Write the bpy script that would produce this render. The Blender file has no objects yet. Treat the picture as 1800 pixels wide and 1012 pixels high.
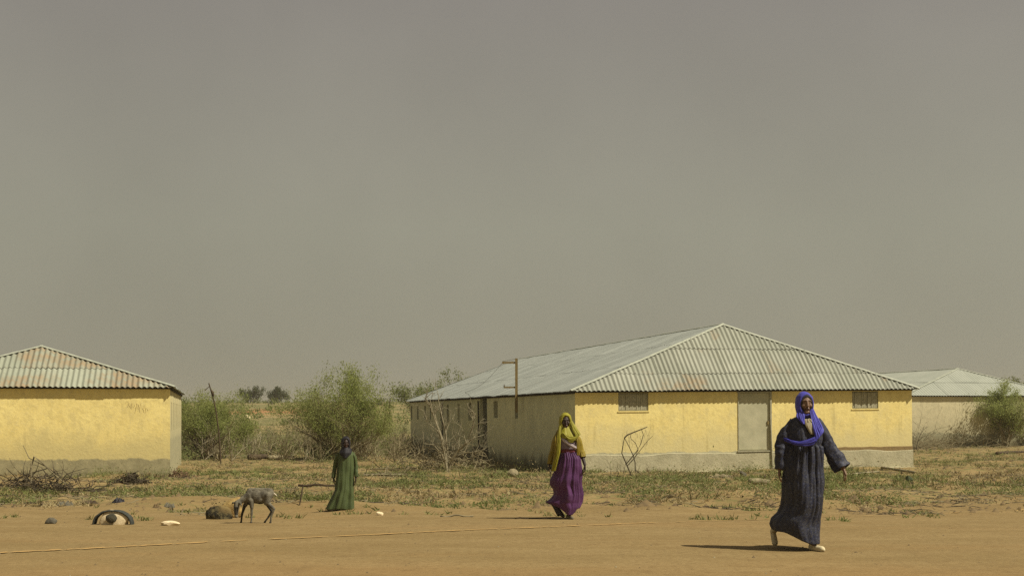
import bpy, math, random
import numpy as np
from mathutils import Vector, Matrix, noise

# ------------------------------------------------------------------ camera, sky, sun, exposure
S = bpy.context.scene
COL = S.collection
HZ, F, CAMZ = 728.0, 2500.0, 1.5            # eye-level row, focal length in photo pixels, camera height
cam_d = bpy.data.cameras.new('camera'); cam = bpy.data.objects.new('camera', cam_d); COL.objects.link(cam)
cam.location = (0, 0, CAMZ); cam.rotation_euler = (math.radians(90), 0, 0)
cam_d.sensor_width = 36.0; cam_d.lens = 36.0 * F / 1800.0
cam_d.shift_y = (HZ - 506.0) / 1800.0
cam_d.clip_start = 0.1; cam_d.clip_end = 6000
S.camera = cam

SUN_EL, SUN_AZ = math.radians(52), math.radians(-23)      # azimuth: angle from +X towards +Y
sdir = Vector((math.cos(SUN_EL)*math.cos(SUN_AZ), math.cos(SUN_EL)*math.sin(SUN_AZ), math.sin(SUN_EL)))
W = bpy.data.worlds.new('World'); S.world = W; W.use_nodes = True
wt = W.node_tree; wt.nodes.clear()
wo = wt.nodes.new('ShaderNodeOutputWorld'); wb = wt.nodes.new('ShaderNodeBackground')
sky = wt.nodes.new('ShaderNodeTexSky'); sky.sky_type = 'NISHITA'; sky.sun_disc = False
sky.sun_elevation = SUN_EL; sky.sun_rotation = math.atan2(sdir.x, sdir.y)
sky.dust_density = 8.0; sky.air_density = 1.0; sky.ozone_density = 0.5
tc = wt.nodes.new('ShaderNodeTexCoord')
sx = wt.nodes.new('ShaderNodeSeparateXYZ'); wt.links.new(tc.outputs['Generated'], sx.inputs[0])
rp = wt.nodes.new('ShaderNodeValToRGB'); wt.links.new(sx.outputs['Z'], rp.inputs[0])
e = rp.color_ramp.elements                       # a thick layer of airborne dust: warm and pale low down, greyer above
e[0].position = 0.0; e[0].color = (0.270, 0.255, 0.192, 1)
e[1].position = 0.30; e[1].color = (0.224, 0.207, 0.186, 1)
k = e.new(0.13); k.color = (0.274, 0.266, 0.208, 1)
nz = wt.nodes.new('ShaderNodeTexNoise'); nz.inputs['Scale'].default_value = 4.5; nz.inputs['Detail'].default_value = 6
nz.inputs['Roughness'].default_value = 0.55
wt.links.new(tc.outputs['Generated'], nz.inputs['Vector'])
mr = wt.nodes.new('ShaderNodeMapRange'); mr.inputs[1].default_value = .25; mr.inputs[2].default_value = .75
mr.inputs[3].default_value = 8.8; mr.inputs[4].default_value = 10.3
wt.links.new(nz.outputs['Fac'], mr.inputs[0])
vm = wt.nodes.new('ShaderNodeVectorMath'); vm.operation = 'SCALE'
wt.links.new(rp.outputs[0], vm.inputs[0]); wt.links.new(mr.outputs[0], vm.inputs['Scale'])
mx = wt.nodes.new('ShaderNodeMix'); mx.data_type = 'RGBA'; mx.inputs[0].default_value = 0.97
wt.links.new(sky.outputs[0], mx.inputs[6]); wt.links.new(vm.outputs[0], mx.inputs[7])
wt.links.new(mx.outputs[2], wb.inputs[0]); wb.inputs[1].default_value = 0.10
wt.links.new(wb.outputs[0], wo.inputs[0])

sun_d = bpy.data.lights.new('sun', 'SUN'); sun_d.energy = 5.0; sun_d.angle = math.radians(0.6); sun_d.color = (1.0, 0.94, 0.82)
sun = bpy.data.objects.new('sun', sun_d); COL.objects.link(sun)
sun.rotation_euler = (-sdir).to_track_quat('-Z', 'Y').to_euler(); sun.location = (20, -5, 30)
S.view_settings.view_transform = 'Standard'; S.view_settings.look = 'None'
S.view_settings.exposure = 0.25; S.view_settings.gamma = 1.0
S.render.engine = 'CYCLES'
S.cycles.use_denoising = False; S.cycles.max_bounces = 6; S.cycles.volume_bounces = 1; S.cycles.transparent_max_bounces = 6

rnd = random.Random(7)
R = np.random.default_rng(11)

# ------------------------------------------------------------------ terrain
KY = [-80, 0, 18, 19.6, 21.2, 25.4, 30, 43, 46.5, 60, 82, 100, 120, 150, 200, 400, 900, 3000]
KZ = [0, 0, 0, -.02, -.06, -.20, -.26, -.37, -.45, -.53, -.72, -.35, .45, 1.7, 2.75, 5.0, 8.2, 9.0]
def smooth01(t): t = np.clip(t, 0, 1); return t*t*(3-2*t)
def terrain(x, y):
    x = np.asarray(x, float); y = np.asarray(y, float)
    z = sum(np.interp(y+d, KY, KZ) for d in (-1.5, -.5, .5, 1.5)) / 4
    kx = np.interp(y, [30, 46, 60, 78, 110], [0, .010, .014, .020, 0])
    z = z + kx*np.clip(x-2, 0, 40)
    m = smooth01((y-21.5+np.sin(x*.7)*.8+np.sin(x*1.9+1)*.4)/3.0) * (1-smooth01((y-140)/60))
    b = (np.sin(x*1.9+y*.7+np.sin(y*.6)*1.5)*np.sin(y*2.3-x*.4)*.036 + np.sin(x*.83+1.3+y*.31)*np.sin(y*.9+x*.21+np.sin(x*.5)*1.2)*.062
         + np.sin(x*4.1-y*1.7+np.sin(x*1.3)*2)*np.sin(y*5.2+x*1.1+np.sin(y*1.7)*2)*.018)
    b = b*m; m = 1.0
    for yc_, wd_, am_, ph in ((27.6, .9, .13, .3), (31.5, 1.1, .11, 2.1), (36.5, 1.5, .12, 4.0)):
        b = b+am_*np.exp(-((y-yc_-1.3*np.sin(x*.31+ph)-.6*np.sin(x*.83+ph*2))/wd_)**2)*np.clip(.35+.9*np.sin(x*.47+ph)*np.sin(x*.21+ph*1.7)+.35*np.sin(x*1.7+ph), 0, 1.2)
    far = smooth01((y-90)/60)
    b2 = np.sin(x*.031+y*.017+1.0)*np.sin(y*.023+x*.011)*.25*far
    return z + b*m + b2 + np.sin(x*1.1+y*.5)*np.sin(y*1.4)*.004
def tz(x, y): return float(terrain(x, y))
def at(px, py, ymin=8.0):
    """ground point seen at a photo pixel"""
    Y = np.arange(ymin, 420, .05); X = (px-900)/F*Y; zr = CAMZ+(HZ-py)/F*Y
    i = int(np.argmax(zr <= terrain(X, Y)))
    return Vector((X[i], Y[i], tz(X[i], Y[i])))
def pxm(Y): return Y/F                                   # metres per photo pixel at depth Y

# ------------------------------------------------------------------ helpers
def tag(o, label=None, cat=None, group=None, kind=None):
    if label: o['label'] = label
    if cat: o['category'] = cat
    if group: o['group'] = group
    if kind: o['kind'] = kind
    return o
def empty(name, loc=(0,0,0), rz=0.0, label=None, cat=None, group=None, ry=0.0):
    o = bpy.data.objects.new(name, None); COL.objects.link(o)
    o.location = loc; o.rotation_euler = (0, ry, rz); o.empty_display_size = .2
    return tag(o, label, cat, group)
def mesh_from(name, V, Fc, mat=None, smooth=False):
    me = bpy.data.meshes.new(name)
    if isinstance(V, np.ndarray) and isinstance(Fc, np.ndarray):
        n, k = Fc.shape
        me.vertices.add(len(V)); me.vertices.foreach_set('co', V.astype(np.float32).ravel())
        me.loops.add(n*k); me.loops.foreach_set('vertex_index', Fc.astype(np.int32).ravel())
        me.polygons.add(n); me.polygons.foreach_set('loop_start', np.arange(0, n*k, k, dtype=np.int32))
        me.update(calc_edges=True); me.validate()
    else:
        me.from_pydata([tuple(v) for v in V], [], [tuple(f) for f in Fc]); me.update()
    if mat: me.materials.append(mat)
    if smooth: me.polygons.foreach_set('use_smooth', [True]*len(me.polygons))
    return me
def obj(name, me, parent=None, loc=None, rot=None):
    o = bpy.data.objects.new(name, me); COL.objects.link(o)
    if parent: o.parent = parent
    if loc is not None: o.location = loc
    if rot is not None: o.rotation_euler = rot
    return o
class MB:
    def __init__(s): s.v = []; s.f = []
    def quad(s, a, b, c, d): n = len(s.v); s.v += [a, b, c, d]; s.f.append((n, n+1, n+2, n+3))
    def box(s, x0, x1, y0, y1, z0, z1):
        n = len(s.v)
        s.v += [(x0,y0,z0),(x1,y0,z0),(x1,y1,z0),(x0,y1,z0),(x0,y0,z1),(x1,y0,z1),(x1,y1,z1),(x0,y1,z1)]
        s.f += [tuple(n+i for i in f) for f in ((0,3,2,1),(4,5,6,7),(0,1,5,4),(1,2,6,5),(2,3,7,6),(3,0,4,7))]
    def tube(s, pts, rad, n=5, cap=True):
        pts = [Vector(p) for p in pts]; m = len(pts); base = len(s.v)
        for i, p in enumerate(pts):
            t = (pts[min(i+1, m-1)]-pts[max(i-1, 0)])
            if t.length < 1e-7: t = Vector((0,0,1))
            t.normalize(); a = t.cross(Vector((0,0,1)) if abs(t.z) < .9 else Vector((1,0,0))).normalized(); b = t.cross(a)
            r = rad[i] if hasattr(rad, '__len__') else rad
            for k in range(n):
                w = 2*math.pi*k/n; s.v.append(tuple(p+a*(r*math.cos(w))+b*(r*math.sin(w))))
        for i in range(m-1):
            for k in range(n):
                q = base+i*n+k; q2 = base+i*n+(k+1) % n
                s.f.append((q, q2, q2+n, q+n))
        if cap and n > 2:
            s.f.append(tuple(base+k for k in reversed(range(n)))); s.f.append(tuple(base+(m-1)*n+k for k in range(n)))
    def build(s, name, mat, parent=None, smooth=False):
        return obj(name, mesh_from(name, s.v, s.f, mat, smooth), parent)

# --- materials
class NT:
    def __init__(s, name, rough=.9, spec=.2, metal=0.0):
        s.m = bpy.data.materials.new(name); s.m.use_nodes = True; s.t = s.m.node_tree
        s.b = s.t.nodes['Principled BSDF']; s.b.inputs['Roughness'].default_value = rough
        s.b.inputs['Specular IOR Level'].default_value = spec; s.b.inputs['Metallic'].default_value = metal
        s._tc = None
    def n(s, t, **kw):
        nd = s.t.nodes.new(t)
        for k_, v in kw.items(): setattr(nd, k_, v)
        return nd
    def L(s, a, b): s.t.links.new(a, b)
    def put(s, inp, v):
        if hasattr(v, 'is_output') or isinstance(v, bpy.types.NodeSocket): s.L(v, inp)
        else: inp.default_value = v
    def co(s, which='Object'):
        if s._tc is None: s._tc = s.n('ShaderNodeTexCoord')
        return s._tc.outputs[which]
    def pos(s): return s.n('ShaderNodeNewGeometry').outputs['Position']
    def scale(s, vec, xyz, loc=(0,0,0)):
        m = s.n('ShaderNodeMapping'); s.L(vec, m.inputs[0]); m.inputs['Scale'].default_value = xyz; m.inputs['Location'].default_value = loc; return m.outputs[0]
    def noise(s, vec, sc, det=5, ro=.55, dist=0.0):
        nd = s.n('ShaderNodeTexNoise'); s.L(vec, nd.inputs['Vector']); nd.inputs['Scale'].default_value = sc
        nd.inputs['Detail'].default_value = det; nd.inputs['Roughness'].default_value = ro; nd.inputs['Distortion'].default_value = dist
        return nd.outputs['Fac']
    def voro(s, vec, sc, feat='F1', rnd_=1.0):
        nd = s.n('ShaderNodeTexVoronoi', feature=feat); s.L(vec, nd.inputs['Vector']); nd.inputs['Scale'].default_value = sc
        nd.inputs['Randomness'].default_value = rnd_; return nd.outputs['Distance']
    def ss(s, v, a, b, lo=0.0, hi=1.0):
        m = s.n('ShaderNodeMapRange', interpolation_type='SMOOTHSTEP'); s.put(m.inputs[0], v)
        for i, q in zip((1,2,3,4), (a,b,lo,hi)): m.inputs[i].default_value = q
        return m.outputs[0]
    def math(s, op, a, b=0.0):
        m = s.n('ShaderNodeMath', operation=op); s.put(m.inputs[0], a); s.put(m.inputs[1], b); return m.outputs[0]
    def mix(s, f, a, b, blend='MIX'):
        m = s.n('ShaderNodeMix', data_type='RGBA', blend_type=blend); s.put(m.inputs[0], f)
        for i, q in ((6, a), (7, b)):
            if isinstance(q, tuple): m.inputs[i].default_value = (*q, 1)
            else: s.L(q, m.inputs[i])
        return m.outputs[2]
    def axis(s, vec, i):
        x = s.n('ShaderNodeSeparateXYZ'); s.L(vec, x.inputs[0]); return x.outputs[i]
    def rand(s): return s.n('ShaderNodeObjectInfo').outputs['Random']
    def bump(s, h, st, dist=.02):
        b = s.n('ShaderNodeBump'); b.inputs['Strength'].default_value = st; b.inputs['Distance'].default_value = dist
        s.L(h, b.inputs['Height']); s.L(b.outputs[0], s.b.inputs['Normal'])
    def out(s, c, rough=None):
        if isinstance(c, tuple): s.b.inputs['Base Color'].default_value = (*c, 1)
        else: s.L(c, s.b.inputs['Base Color'])
        if rough is not None: s.put(s.b.inputs['Roughness'], rough)
        return s.m
def simple(name, c1, c2, sc=8, rough=.9, bump=0.0, bsc=None, spec=.2, dist=.01, metal=0.0):
    t = NT(name, rough, spec, metal); v = t.co(); f = t.noise(v, sc, 6, .6)
    c = t.mix(t.ss(f, .3, .7), c1, c2)
    if bump: t.bump(t.noise(v, bsc or sc*3, 6, .65), bump, dist)
    return t.out(c)

def ground_mat():
    t = NT('dry_earth', .95, .1); p = t.pos()
    big = t.noise(p, .22, 4, .55); mid = t.noise(p, 1.3, 6, .6); fine = t.noise(p, 14, 6, .7)
    st = t.noise(t.scale(p, (.3, 1.1, 1)), 1.0, 7, .7)
    c = t.mix(t.ss(st, .32, .68), (.205,.143,.058), (.252,.180,.078))
    c = t.mix(t.math('MULTIPLY', t.ss(t.noise(t.scale(p, (.16, .6, 1), (3,1,0)), 1.0, 5, .6), .50, .72), .5), c, (.250,.155,.060))
    thin = t.noise(t.scale(p, (.25, 5.5, 1), (1,7,0)), 1.0, 6, .7)          # tyre tracks and drag marks along the road
    c = t.mix(t.math('MULTIPLY', t.ss(thin, .60, .72), .22), c, (.34,.25,.12))
    c = t.mix(t.math('MULTIPLY', t.ss(fine, .42, .62), .5), c, (.155,.102,.040))
    y = t.axis(p, 1)
    c = t.mix(t.math('MULTIPLY', t.ss(t.math('ADD', y, t.math('MULTIPLY', t.math('SUBTRACT', big, .5), 6.0)), 15.2, 12.0), .45), c, (.260,.155,.058))
    c = t.mix(t.math('MULTIPLY', t.ss(t.noise(p, 2.6, 7, .72), .50, .66), .5), c, (.165,.108,.043))
    c = t.mix(t.math('MULTIPLY', t.ss(t.noise(t.scale(p, (.55,2.2,1), (2,5,0)), 1.0, 8, .75), .55, .68), .4), c, (.30,.22,.10))
    c = t.mix(t.math('MULTIPLY', t.ss(t.voro(p, 9.0), .16, .05), .55), c, (.11,.075,.035))
    zone = t.ss(t.math('ADD', y, t.math('MULTIPLY', t.math('SUBTRACT', big, .5), 9.0)), 24.0, 30.0)
    dry = t.mix(t.ss(mid, .35, .65), (.190,.128,.052), (.262,.188,.080))
    wig = t.noise(p, 3.4, 8, .75, .6)
    veg = t.math('MULTIPLY', t.ss(wig, .46, .60), t.ss(t.noise(p, .45, 3, .5), .34, .54))
    dry = t.mix(t.math('MULTIPLY', veg, .8), dry, t.mix(t.ss(fine, .3, .7), (.092,.108,.034), (.150,.150,.052)))
    dry = t.mix(t.math('MULTIPLY', t.ss(t.noise(p, 7.5, 5, .7, .5), .60, .68), .7), dry, (.105,.075,.042))
    dry = t.mix(t.math('MULTIPLY', t.ss(t.noise(t.scale(p, (1, 1, 1), (9,4,2)), 5.0, 5, .7, .8), .60, .70), .6), dry, (.36,.285,.145))
    c = t.mix(zone, c, dry)
    far = t.ss(y, 78, 105)
    fc = t.mix(t.ss(t.noise(p, .07, 6, .6), .40, .6), (.17,.15,.062), (.27,.20,.09))
    fc = t.mix(t.math('MULTIPLY', t.ss(t.noise(p, .5, 5, .65), .45, .65), .6), fc, (.11,.115,.045))
    c = t.mix(far, c, fc)
    # the bare red bank beyond the scrub
    bank = t.math('MULTIPLY', t.math('MULTIPLY', t.ss(y, 142, 148), t.ss(y, 178, 168)), t.ss(t.noise(t.scale(p, (1,1,1), (14,0,0)), .3, 4, .6), .36, .50))
    bank = t.math('MULTIPLY', bank, t.math('MULTIPLY', t.ss(t.axis(p, 0), -34, -29), t.ss(t.axis(p, 0), -20, -24)))
    c = t.mix(bank, c, (.30,.155,.065))
    h = t.math('ADD', t.math('MULTIPLY', mid, .6), t.math('MULTIPLY', fine, .25))
    h = t.math('ADD', h, t.math('MULTIPLY', t.noise(p, 45, 3, .6), .14))
    t.bump(h, .75, .06)
    return t.out(c)

def wall_mat(name, paint_a, paint_b, grey, low=.5, lowamp=.25, dirt=.35, seed=0.0, rough=.93, grime=(.16,.14,.07), grime_h=0.0):
    """old limewash over cement render; bare render shows low down where the paint has flaked"""
    t = NT(name, rough, .15); v = t.scale(t.co(), (1,1,1), (seed, seed*1.7, 0)); z = t.axis(t.co(), 2)
    n1 = t.noise(v, 1.1, 6, .6); n2 = t.noise(v, 5.5, 7, .65); n3 = t.noise(v, 22, 5, .65)
    c = t.mix(t.ss(n1, .35, .65), paint_a, paint_b)
    c = t.mix(t.math('MULTIPLY', t.ss(n2, .46, .66), .6), c, tuple(q*.80 for q in paint_b))
    bl = t.noise(t.scale(t.co(), (1,1,.7), (seed+3,1,4)), 2.2, 7, .66); c = t.mix(t.math('MULTIPLY', t.ss(bl, .50, .66), .62), c, tuple(.6*a+.4*b for a, b in zip(paint_b, grey)))
    pale = tuple(.5*a+.5*b for a, b in zip(paint_a, (.62,.54,.33)))
    c = t.mix(t.math('MULTIPLY', t.ss(n3, .52, .66), .5), c, pale)
    # rain-washed patches towards the foot of the wall
    wash = t.math('MULTIPLY', t.ss(t.math('ADD', z, t.math('MULTIPLY', t.math('SUBTRACT', n1, .5), 2.2)), low+1.15, low+.15), dirt)
    c = t.mix(wash, c, tuple(.45*a+.55*b for a, b in zip(paint_b, grey)))
    str_ = t.noise(t.scale(t.co(), (5.0, 5.0, .45), (seed,0,0)), 1.0, 6, .65)
    c = t.mix(t.math('MULTIPLY', t.ss(str_, .54, .72), .5), c, tuple(.5*a+.5*b for a, b in zip(paint_b, grime)))
    edge = t.math('ADD', z, t.math('MULTIPLY', t.math('SUBTRACT', t.noise(v, 1.6, 8, .68), .5), lowamp))
    bare = t.mix(t.ss(n2, .35, .65), grey, tuple(q*.78 for q in grey))
    c = t.mix(t.ss(edge, low+.03, low-.02), c, bare)
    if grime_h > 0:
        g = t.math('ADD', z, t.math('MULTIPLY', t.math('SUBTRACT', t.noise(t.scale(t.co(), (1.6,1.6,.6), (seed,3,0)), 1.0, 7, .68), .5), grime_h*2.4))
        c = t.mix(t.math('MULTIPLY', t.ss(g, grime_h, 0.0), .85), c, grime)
    h = t.math('ADD', t.math('MULTIPLY', n2, .5), t.math('MULTIPLY', t.noise(v, 11, 4, .6), .5))
    h = t.math('ADD', h, t.math('MULTIPLY', t.noise(v, 38, 3, .6), .15))
    t.bump(h, .32, .03)
    return t.out(c)
def metal_mat(name, a, b, rust_amt=.5, rust_thr=.60):
    t = NT(name, .62, .35, .15); v = t.co(); r = t.rand()
    n1 = t.noise(v, .8, 5, .6); n2 = t.noise(v, 4, 6, .65); 
    c = t.mix(t.ss(n1, .3, .7), a, b)
    c = t.mix(t.math('MULTIPLY', r, .45), c, tuple(q*.78 for q in a))
    st = t.noise(t.scale(v, (9, 9, .7)), 1.0, 5, .6)
    c = t.mix(t.math('MULTIPLY', t.ss(st, .52, .72), .35), c, tuple(q*.62 for q in b))
    rr = t.math('ADD', t.math('MULTIPLY', t.noise(t.scale(v, (1,1,.7), (5,2,1)), .55, 5, .62), .75), t.math('MULTIPLY', r, .14))
    m = t.math('MULTIPLY', t.ss(rr, rust_thr, rust_thr+.12), t.ss(n2, .30, .62))
    c = t.mix(t.math('MULTIPLY', m, rust_amt), c, t.mix(t.ss(n2, .4, .6), (.22,.145,.070), (.29,.205,.110)))
    return t.out(c, t.ss(n2, .3, .7, .55, .75))
M = {}
M['ground'] = ground_mat()
M['yellow'] = wall_mat('yellow_limewash', (.86,.71,.275), (.78,.63,.235), (.47,.44,.28), low=.66, lowamp=.25, dirt=.75)
M['yellow_worn'] = wall_mat('yellow_limewash_worn', (.86,.71,.275), (.78,.63,.235), (.34,.30,.165), low=.52, lowamp=.34, dirt=.85, seed=4.0, grime=(.20,.18,.10), grime_h=.25)
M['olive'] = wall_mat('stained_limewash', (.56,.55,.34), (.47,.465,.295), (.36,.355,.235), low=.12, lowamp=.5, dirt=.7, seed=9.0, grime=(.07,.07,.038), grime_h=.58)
M['beige'] = wall_mat('pale_limewash', (.62,.55,.33), (.54,.48,.29), (.30,.28,.17), low=.6, lowamp=1.0, dirt=.8, seed=2.0, grime=(.17,.15,.08), grime_h=.5)
M['side_grey'] = wall_mat('washed_limewash', (.58,.50,.25), (.46,.41,.22), (.36,.33,.19), low=1.1, lowamp=1.0, dirt=.9, seed=6.0)
M['cement'] = simple('cement_render', (.47,.43,.275), (.36,.33,.205), 2.2, .95, .5, 14, .1, .03)
M['plaster_dark'] = simple('bare_brown_render', (.27,.19,.085), (.21,.15,.07), 6, .95, .5, 20, .1, .02)
M['zinc'] = metal_mat('weathered_zinc', (.245,.252,.185), (.315,.315,.240), .75, .495)
M['zinc_rusty'] = metal_mat('rusty_zinc', (.27,.285,.205), (.32,.33,.24), .85, .385)
M['zinc_pale'] = metal_mat('pale_zinc', (.33,.345,.27), (.38,.39,.31), .2, .7)
M['zinc_plain'] = metal_mat('dull_zinc', (.285,.30,.255), (.35,.365,.31), .25, .72)
M['zinc_cap'] = simple('zinc_ridge_cap', (.38,.39,.29), (.28,.29,.215), 5, .6, 0, None, .3)
M['dark_timber'] = simple('dark_timber', (.040,.032,.018), (.025,.020,.012), 9, .9)
M['slat'] = simple('grey_slat_wood', (.42,.39,.26), (.30,.28,.18), 12, .9, .3, 40)
M['frame'] = simple('window_frame_wood', (.33,.30,.17), (.24,.22,.125), 9, .9)
M['door'] = simple('grey_green_door_sheet', (.48,.45,.285), (.39,.37,.23), 2.5, .7, .3, 12, .3)
M['door_dark'] = simple('dark_door_board', (.075,.075,.045), (.05,.05,.032), 4, .85)
M['void'] = simple('dark_interior', (.012,.011,.008), (.018,.016,.011), 3, 1.0)
M['rust_pipe'] = simple('rusty_pipe', (.24,.17,.055), (.16,.115,.045), 14, .8, 0, None, .3)
M['wire'] = simple('dull_wire', (.09,.085,.06), (.06,.055,.04), 9, .7)
M['wood_grey'] = simple('weathered_wood', (.27,.225,.125), (.17,.14,.08), 6, .95, .4, 30)
M['wood_dark'] = simple('dark_deadwood', (.085,.06,.032), (.045,.032,.02), 7, .95, .4, 30)
M['bark_pale'] = simple('pale_bark', (.29,.25,.155), (.18,.155,.09), 9, .95)
M['twig'] = simple('dead_twig', (.235,.195,.105), (.14,.115,.062), 5, .95)
M['twig_dark'] = simple('dark_twig', (.085,.065,.038), (.05,.04,.024), 5, .95)
M['twig_rust'] = simple('rusty_twig', (.17,.105,.055), (.09,.055,.03), 5, .95)
M['stone_white'] = simple('white_stone', (.72,.60,.37), (.56,.44,.25), 18, .9, .5, 40)
M['stone_dark'] = simple('dark_stone', (.025,.025,.017), (.085,.075,.045), 9, .9, .5, 40)
M['ochre'] = simple('ochre_stone', (.38,.265,.095), (.25,.165,.06), 8, .95, .6, 22, .15, .03)
M['stone_grey'] = simple('grey_stone', (.115,.10,.066), (.065,.058,.04), 10, .9, .5, 30)
M['stone_brown'] = simple('brown_stone', (.18,.125,.055), (.10,.07,.035), 7, .95, .6, 24)
M['rubber'] = simple('worn_rubber', (.055,.058,.046), (.032,.034,.028), 12, .85, .5, 60)
M['chalk_line'] = simple('orange_edge_line', (.44,.275,.095), (.35,.225,.085), 3, .9)
M['cloth_litter'] = simple('faded_cloth_litter', (.15,.135,.09), (.08,.072,.05), 9, .95, .5, 20)
M['skin'] = simple('dark_skin', (.040,.022,.013), (.030,.017,.010), 12, .55, .15, 90, .35)
M['skin_mid'] = simple('brown_skin', (.190,.112,.064), (.155,.092,.052), 12, .55, .15, 90, .35)
M['lip'] = simple('lip_skin', (.075,.032,.024), (.06,.026,.020), 12, .5, 0, None, .4)
M['brow'] = simple('dark_brow', (.008,.006,.005), (.012,.009,.007), 12, .8)
M['eye_white'] = simple('eye_white', (.30,.26,.21), (.25,.22,.18), 30, .35, 0, None, .5)
M['iris'] = simple('dark_iris', (.010,.007,.005), (.008,.006,.004), 30, .3, 0, None, .5)
def leaf_mat(name, a, b, tr=.3):
    t = NT(name, .7, .2); v = t.pos(); c = t.mix(t.ss(t.noise(v, .9, 4, .6), .35, .65), a, b)
    c = t.mix(t.math('MULTIPLY', t.ss(t.noise(v, 13, 3, .6), .5, .7), .6), c, tuple(q*1.45 for q in b))
    m = t.out(c)
    d = t.n('ShaderNodeBsdfTranslucent'); t.L(c, d.inputs[0]); ms = t.n('ShaderNodeMixShader'); ms.inputs[0].default_value = tr
    o = t.t.nodes['Material Output']; t.L(t.b.outputs[0], ms.inputs[1]); t.L(d.outputs[0], ms.inputs[2]); t.L(ms.outputs[0], o.inputs[0])
    return m
M['leaf_fresh'] = leaf_mat('fresh_leaf', (.235,.270,.066), (.295,.315,.105), .6)
M['leaf_dull'] = leaf_mat('dull_leaf', (.145,.175,.050), (.200,.215,.078), .45)
M['leaf_dark'] = leaf_mat('dark_leaf', (.040,.055,.018), (.060,.072,.028))
M['grass'] = leaf_mat('dry_green_grass', (.150,.178,.046), (.220,.222,.080), .3)
M['straw'] = leaf_mat('straw', (.33,.265,.125), (.26,.20,.095), .2)
def cloth_mat(name, a, b, sc=5, weave=220, rough=.62, sheen=.02, pattern=None):
    t = NT(name, rough, .28); v = t.co(); c = t.mix(t.ss(t.noise(v, sc, 5, .6), .3, .7), a, b)
    if pattern: c = pattern(t, v, c)
    t.bump(t.math('ADD', t.math('MULTIPLY', t.noise(v, 16, 4, .6), .8), t.math('MULTIPLY', t.noise(v, weave, 2, .5), .15)),    .25, .008)
    t.b.inputs['Sheen Weight'].default_value = sheen*(0.15 if max(a) < .03 else 1); t.b.inputs['Sheen Roughness'].default_value = .5
    return t.out(c)
def paisley(t, v, c):
    d1 = t.voro(v, 26); d2 = t.voro(t.scale(v, (1,1,1), (.3,.7,.1)), 44)
    n = t.noise(v, 26, 3, .5, 1.2)
    c = t.mix(t.ss(n, .47, .56), c, (.014,.016,.034))
    c = t.mix(t.math('MULTIPLY', t.ss(d1, .40, .15), .45), c, (.075,.084,.130))
    c = t.mix(t.math('MULTIPLY', t.ss(d2, .35, .10), .3), c, (.115,.105,.080))
    return c
M['dress_blue'] = cloth_mat('patterned_blue_cloth', (.020,.021,.030), (.032,.031,.036), 7, pattern=paisley)
M['scarf_blue'] = cloth_mat('bright_blue_scarf', (.058,.056,.330), (.044,.042,.270), 6)
M['shirt'] = cloth_mat('cream_lace_shirt', (.34,.29,.17), (.26,.22,.13), 60)
M['black_cloth'] = cloth_mat('black_cloth', (.010,.009,.011), (.016,.014,.016), 6)
M['mustard'] = cloth_mat('mustard_knit', (.220,.160,.010), (.175,.125,.010), 7)
M['scarf_yellow'] = cloth_mat('olive_yellow_scarf', (.250,.225,.014), (.200,.180,.012), 6)
M['purple'] = cloth_mat('purple_skirt_cloth', (.082,.024,.085), (.062,.018,.068), 6)
M['blouse'] = cloth_mat('lilac_grey_blouse', (.20,.15,.17), (.13,.10,.115), 50)
M['sash'] = cloth_mat('white_sash', (.40,.34,.33), (.33,.28,.27), 30)
M['belt'] = cloth_mat('dark_red_belt', (.12,.018,.022), (.08,.014,.018), 20)
M['green'] = cloth_mat('leaf_green_cloth', (.066,.088,.026), (.048,.066,.020), 5)
M['slipper'] = simple('cream_slipper', (.58,.50,.30), (.48,.40,.24), 25, .8, .3, 80)
M['sandal'] = simple('worn_sandal', (.16,.14,.08), (.11,.09,.055), 25, .8)
M['goat'] = simple('grey_brown_coat', (.185,.165,.112), (.068,.060,.042), 14, .8, .6, 90, .25)
M['goat_dark'] = simple('dark_coat_belly_shade', (.022,.020,.014), (.035,.030,.021), 9, .8, .3, 120)
M['goat_white'] = simple('white_coat', (.55,.48,.34), (.45,.39,.28), 9, .85)
M['hoof'] = simple('hoof_horn', (.05,.045,.032), (.035,.03,.022), 20, .6)

# ------------------------------------------------------------------ ground sheet
def build_ground():
    ys = np.concatenate([np.arange(-60, 8, 2.0), np.arange(8, 30, .16), np.arange(30, 62, .32), np.arange(62, 130, 1.0),
                         np.geomspace(130, 1000, 90)])
    ts = np.linspace(-1, 1, 361)
    Yg, Tg = np.meshgrid(ys, ts, indexing='ij')
    Xg = Tg*(18+np.abs(Yg)*.62)
    Z = terrain(Xg, Yg)
    # fine crumbs and hollows
    sh = np.zeros_like(Z)
    for fx, fy, a, p in ((7.3, 9.1, .006, .2), (13.7, 11.9, .004, 1.4), (3.1, 5.3, .008, 2.2), (21.0, 17.0, .003, .7)):
        sh += a*np.sin(Xg*fx+np.sin(Yg*fy*.31)*2+p)*np.sin(Yg*fy+np.sin(Xg*fx*.27)*2)
    near = smooth01((Yg-20)/5)*(1-smooth01((Yg-70)/20))
    Z = Z+sh*(near*1.0+.25*(Yg < 60))
    V = np.stack([Xg, Yg, Z], -1).reshape(-1, 3)
    ny, nx = Yg.shape; i = np.arange(ny-1)[:, None]*nx+np.arange(nx-1)[None]
    Fc = np.stack([i, i+1, i+nx+1, i+nx], -1).reshape(-1, 4)
    o = obj('ground', mesh_from('ground', V, Fc, M['ground'], True)); tag(o, kind='structure')
build_ground()

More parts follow.
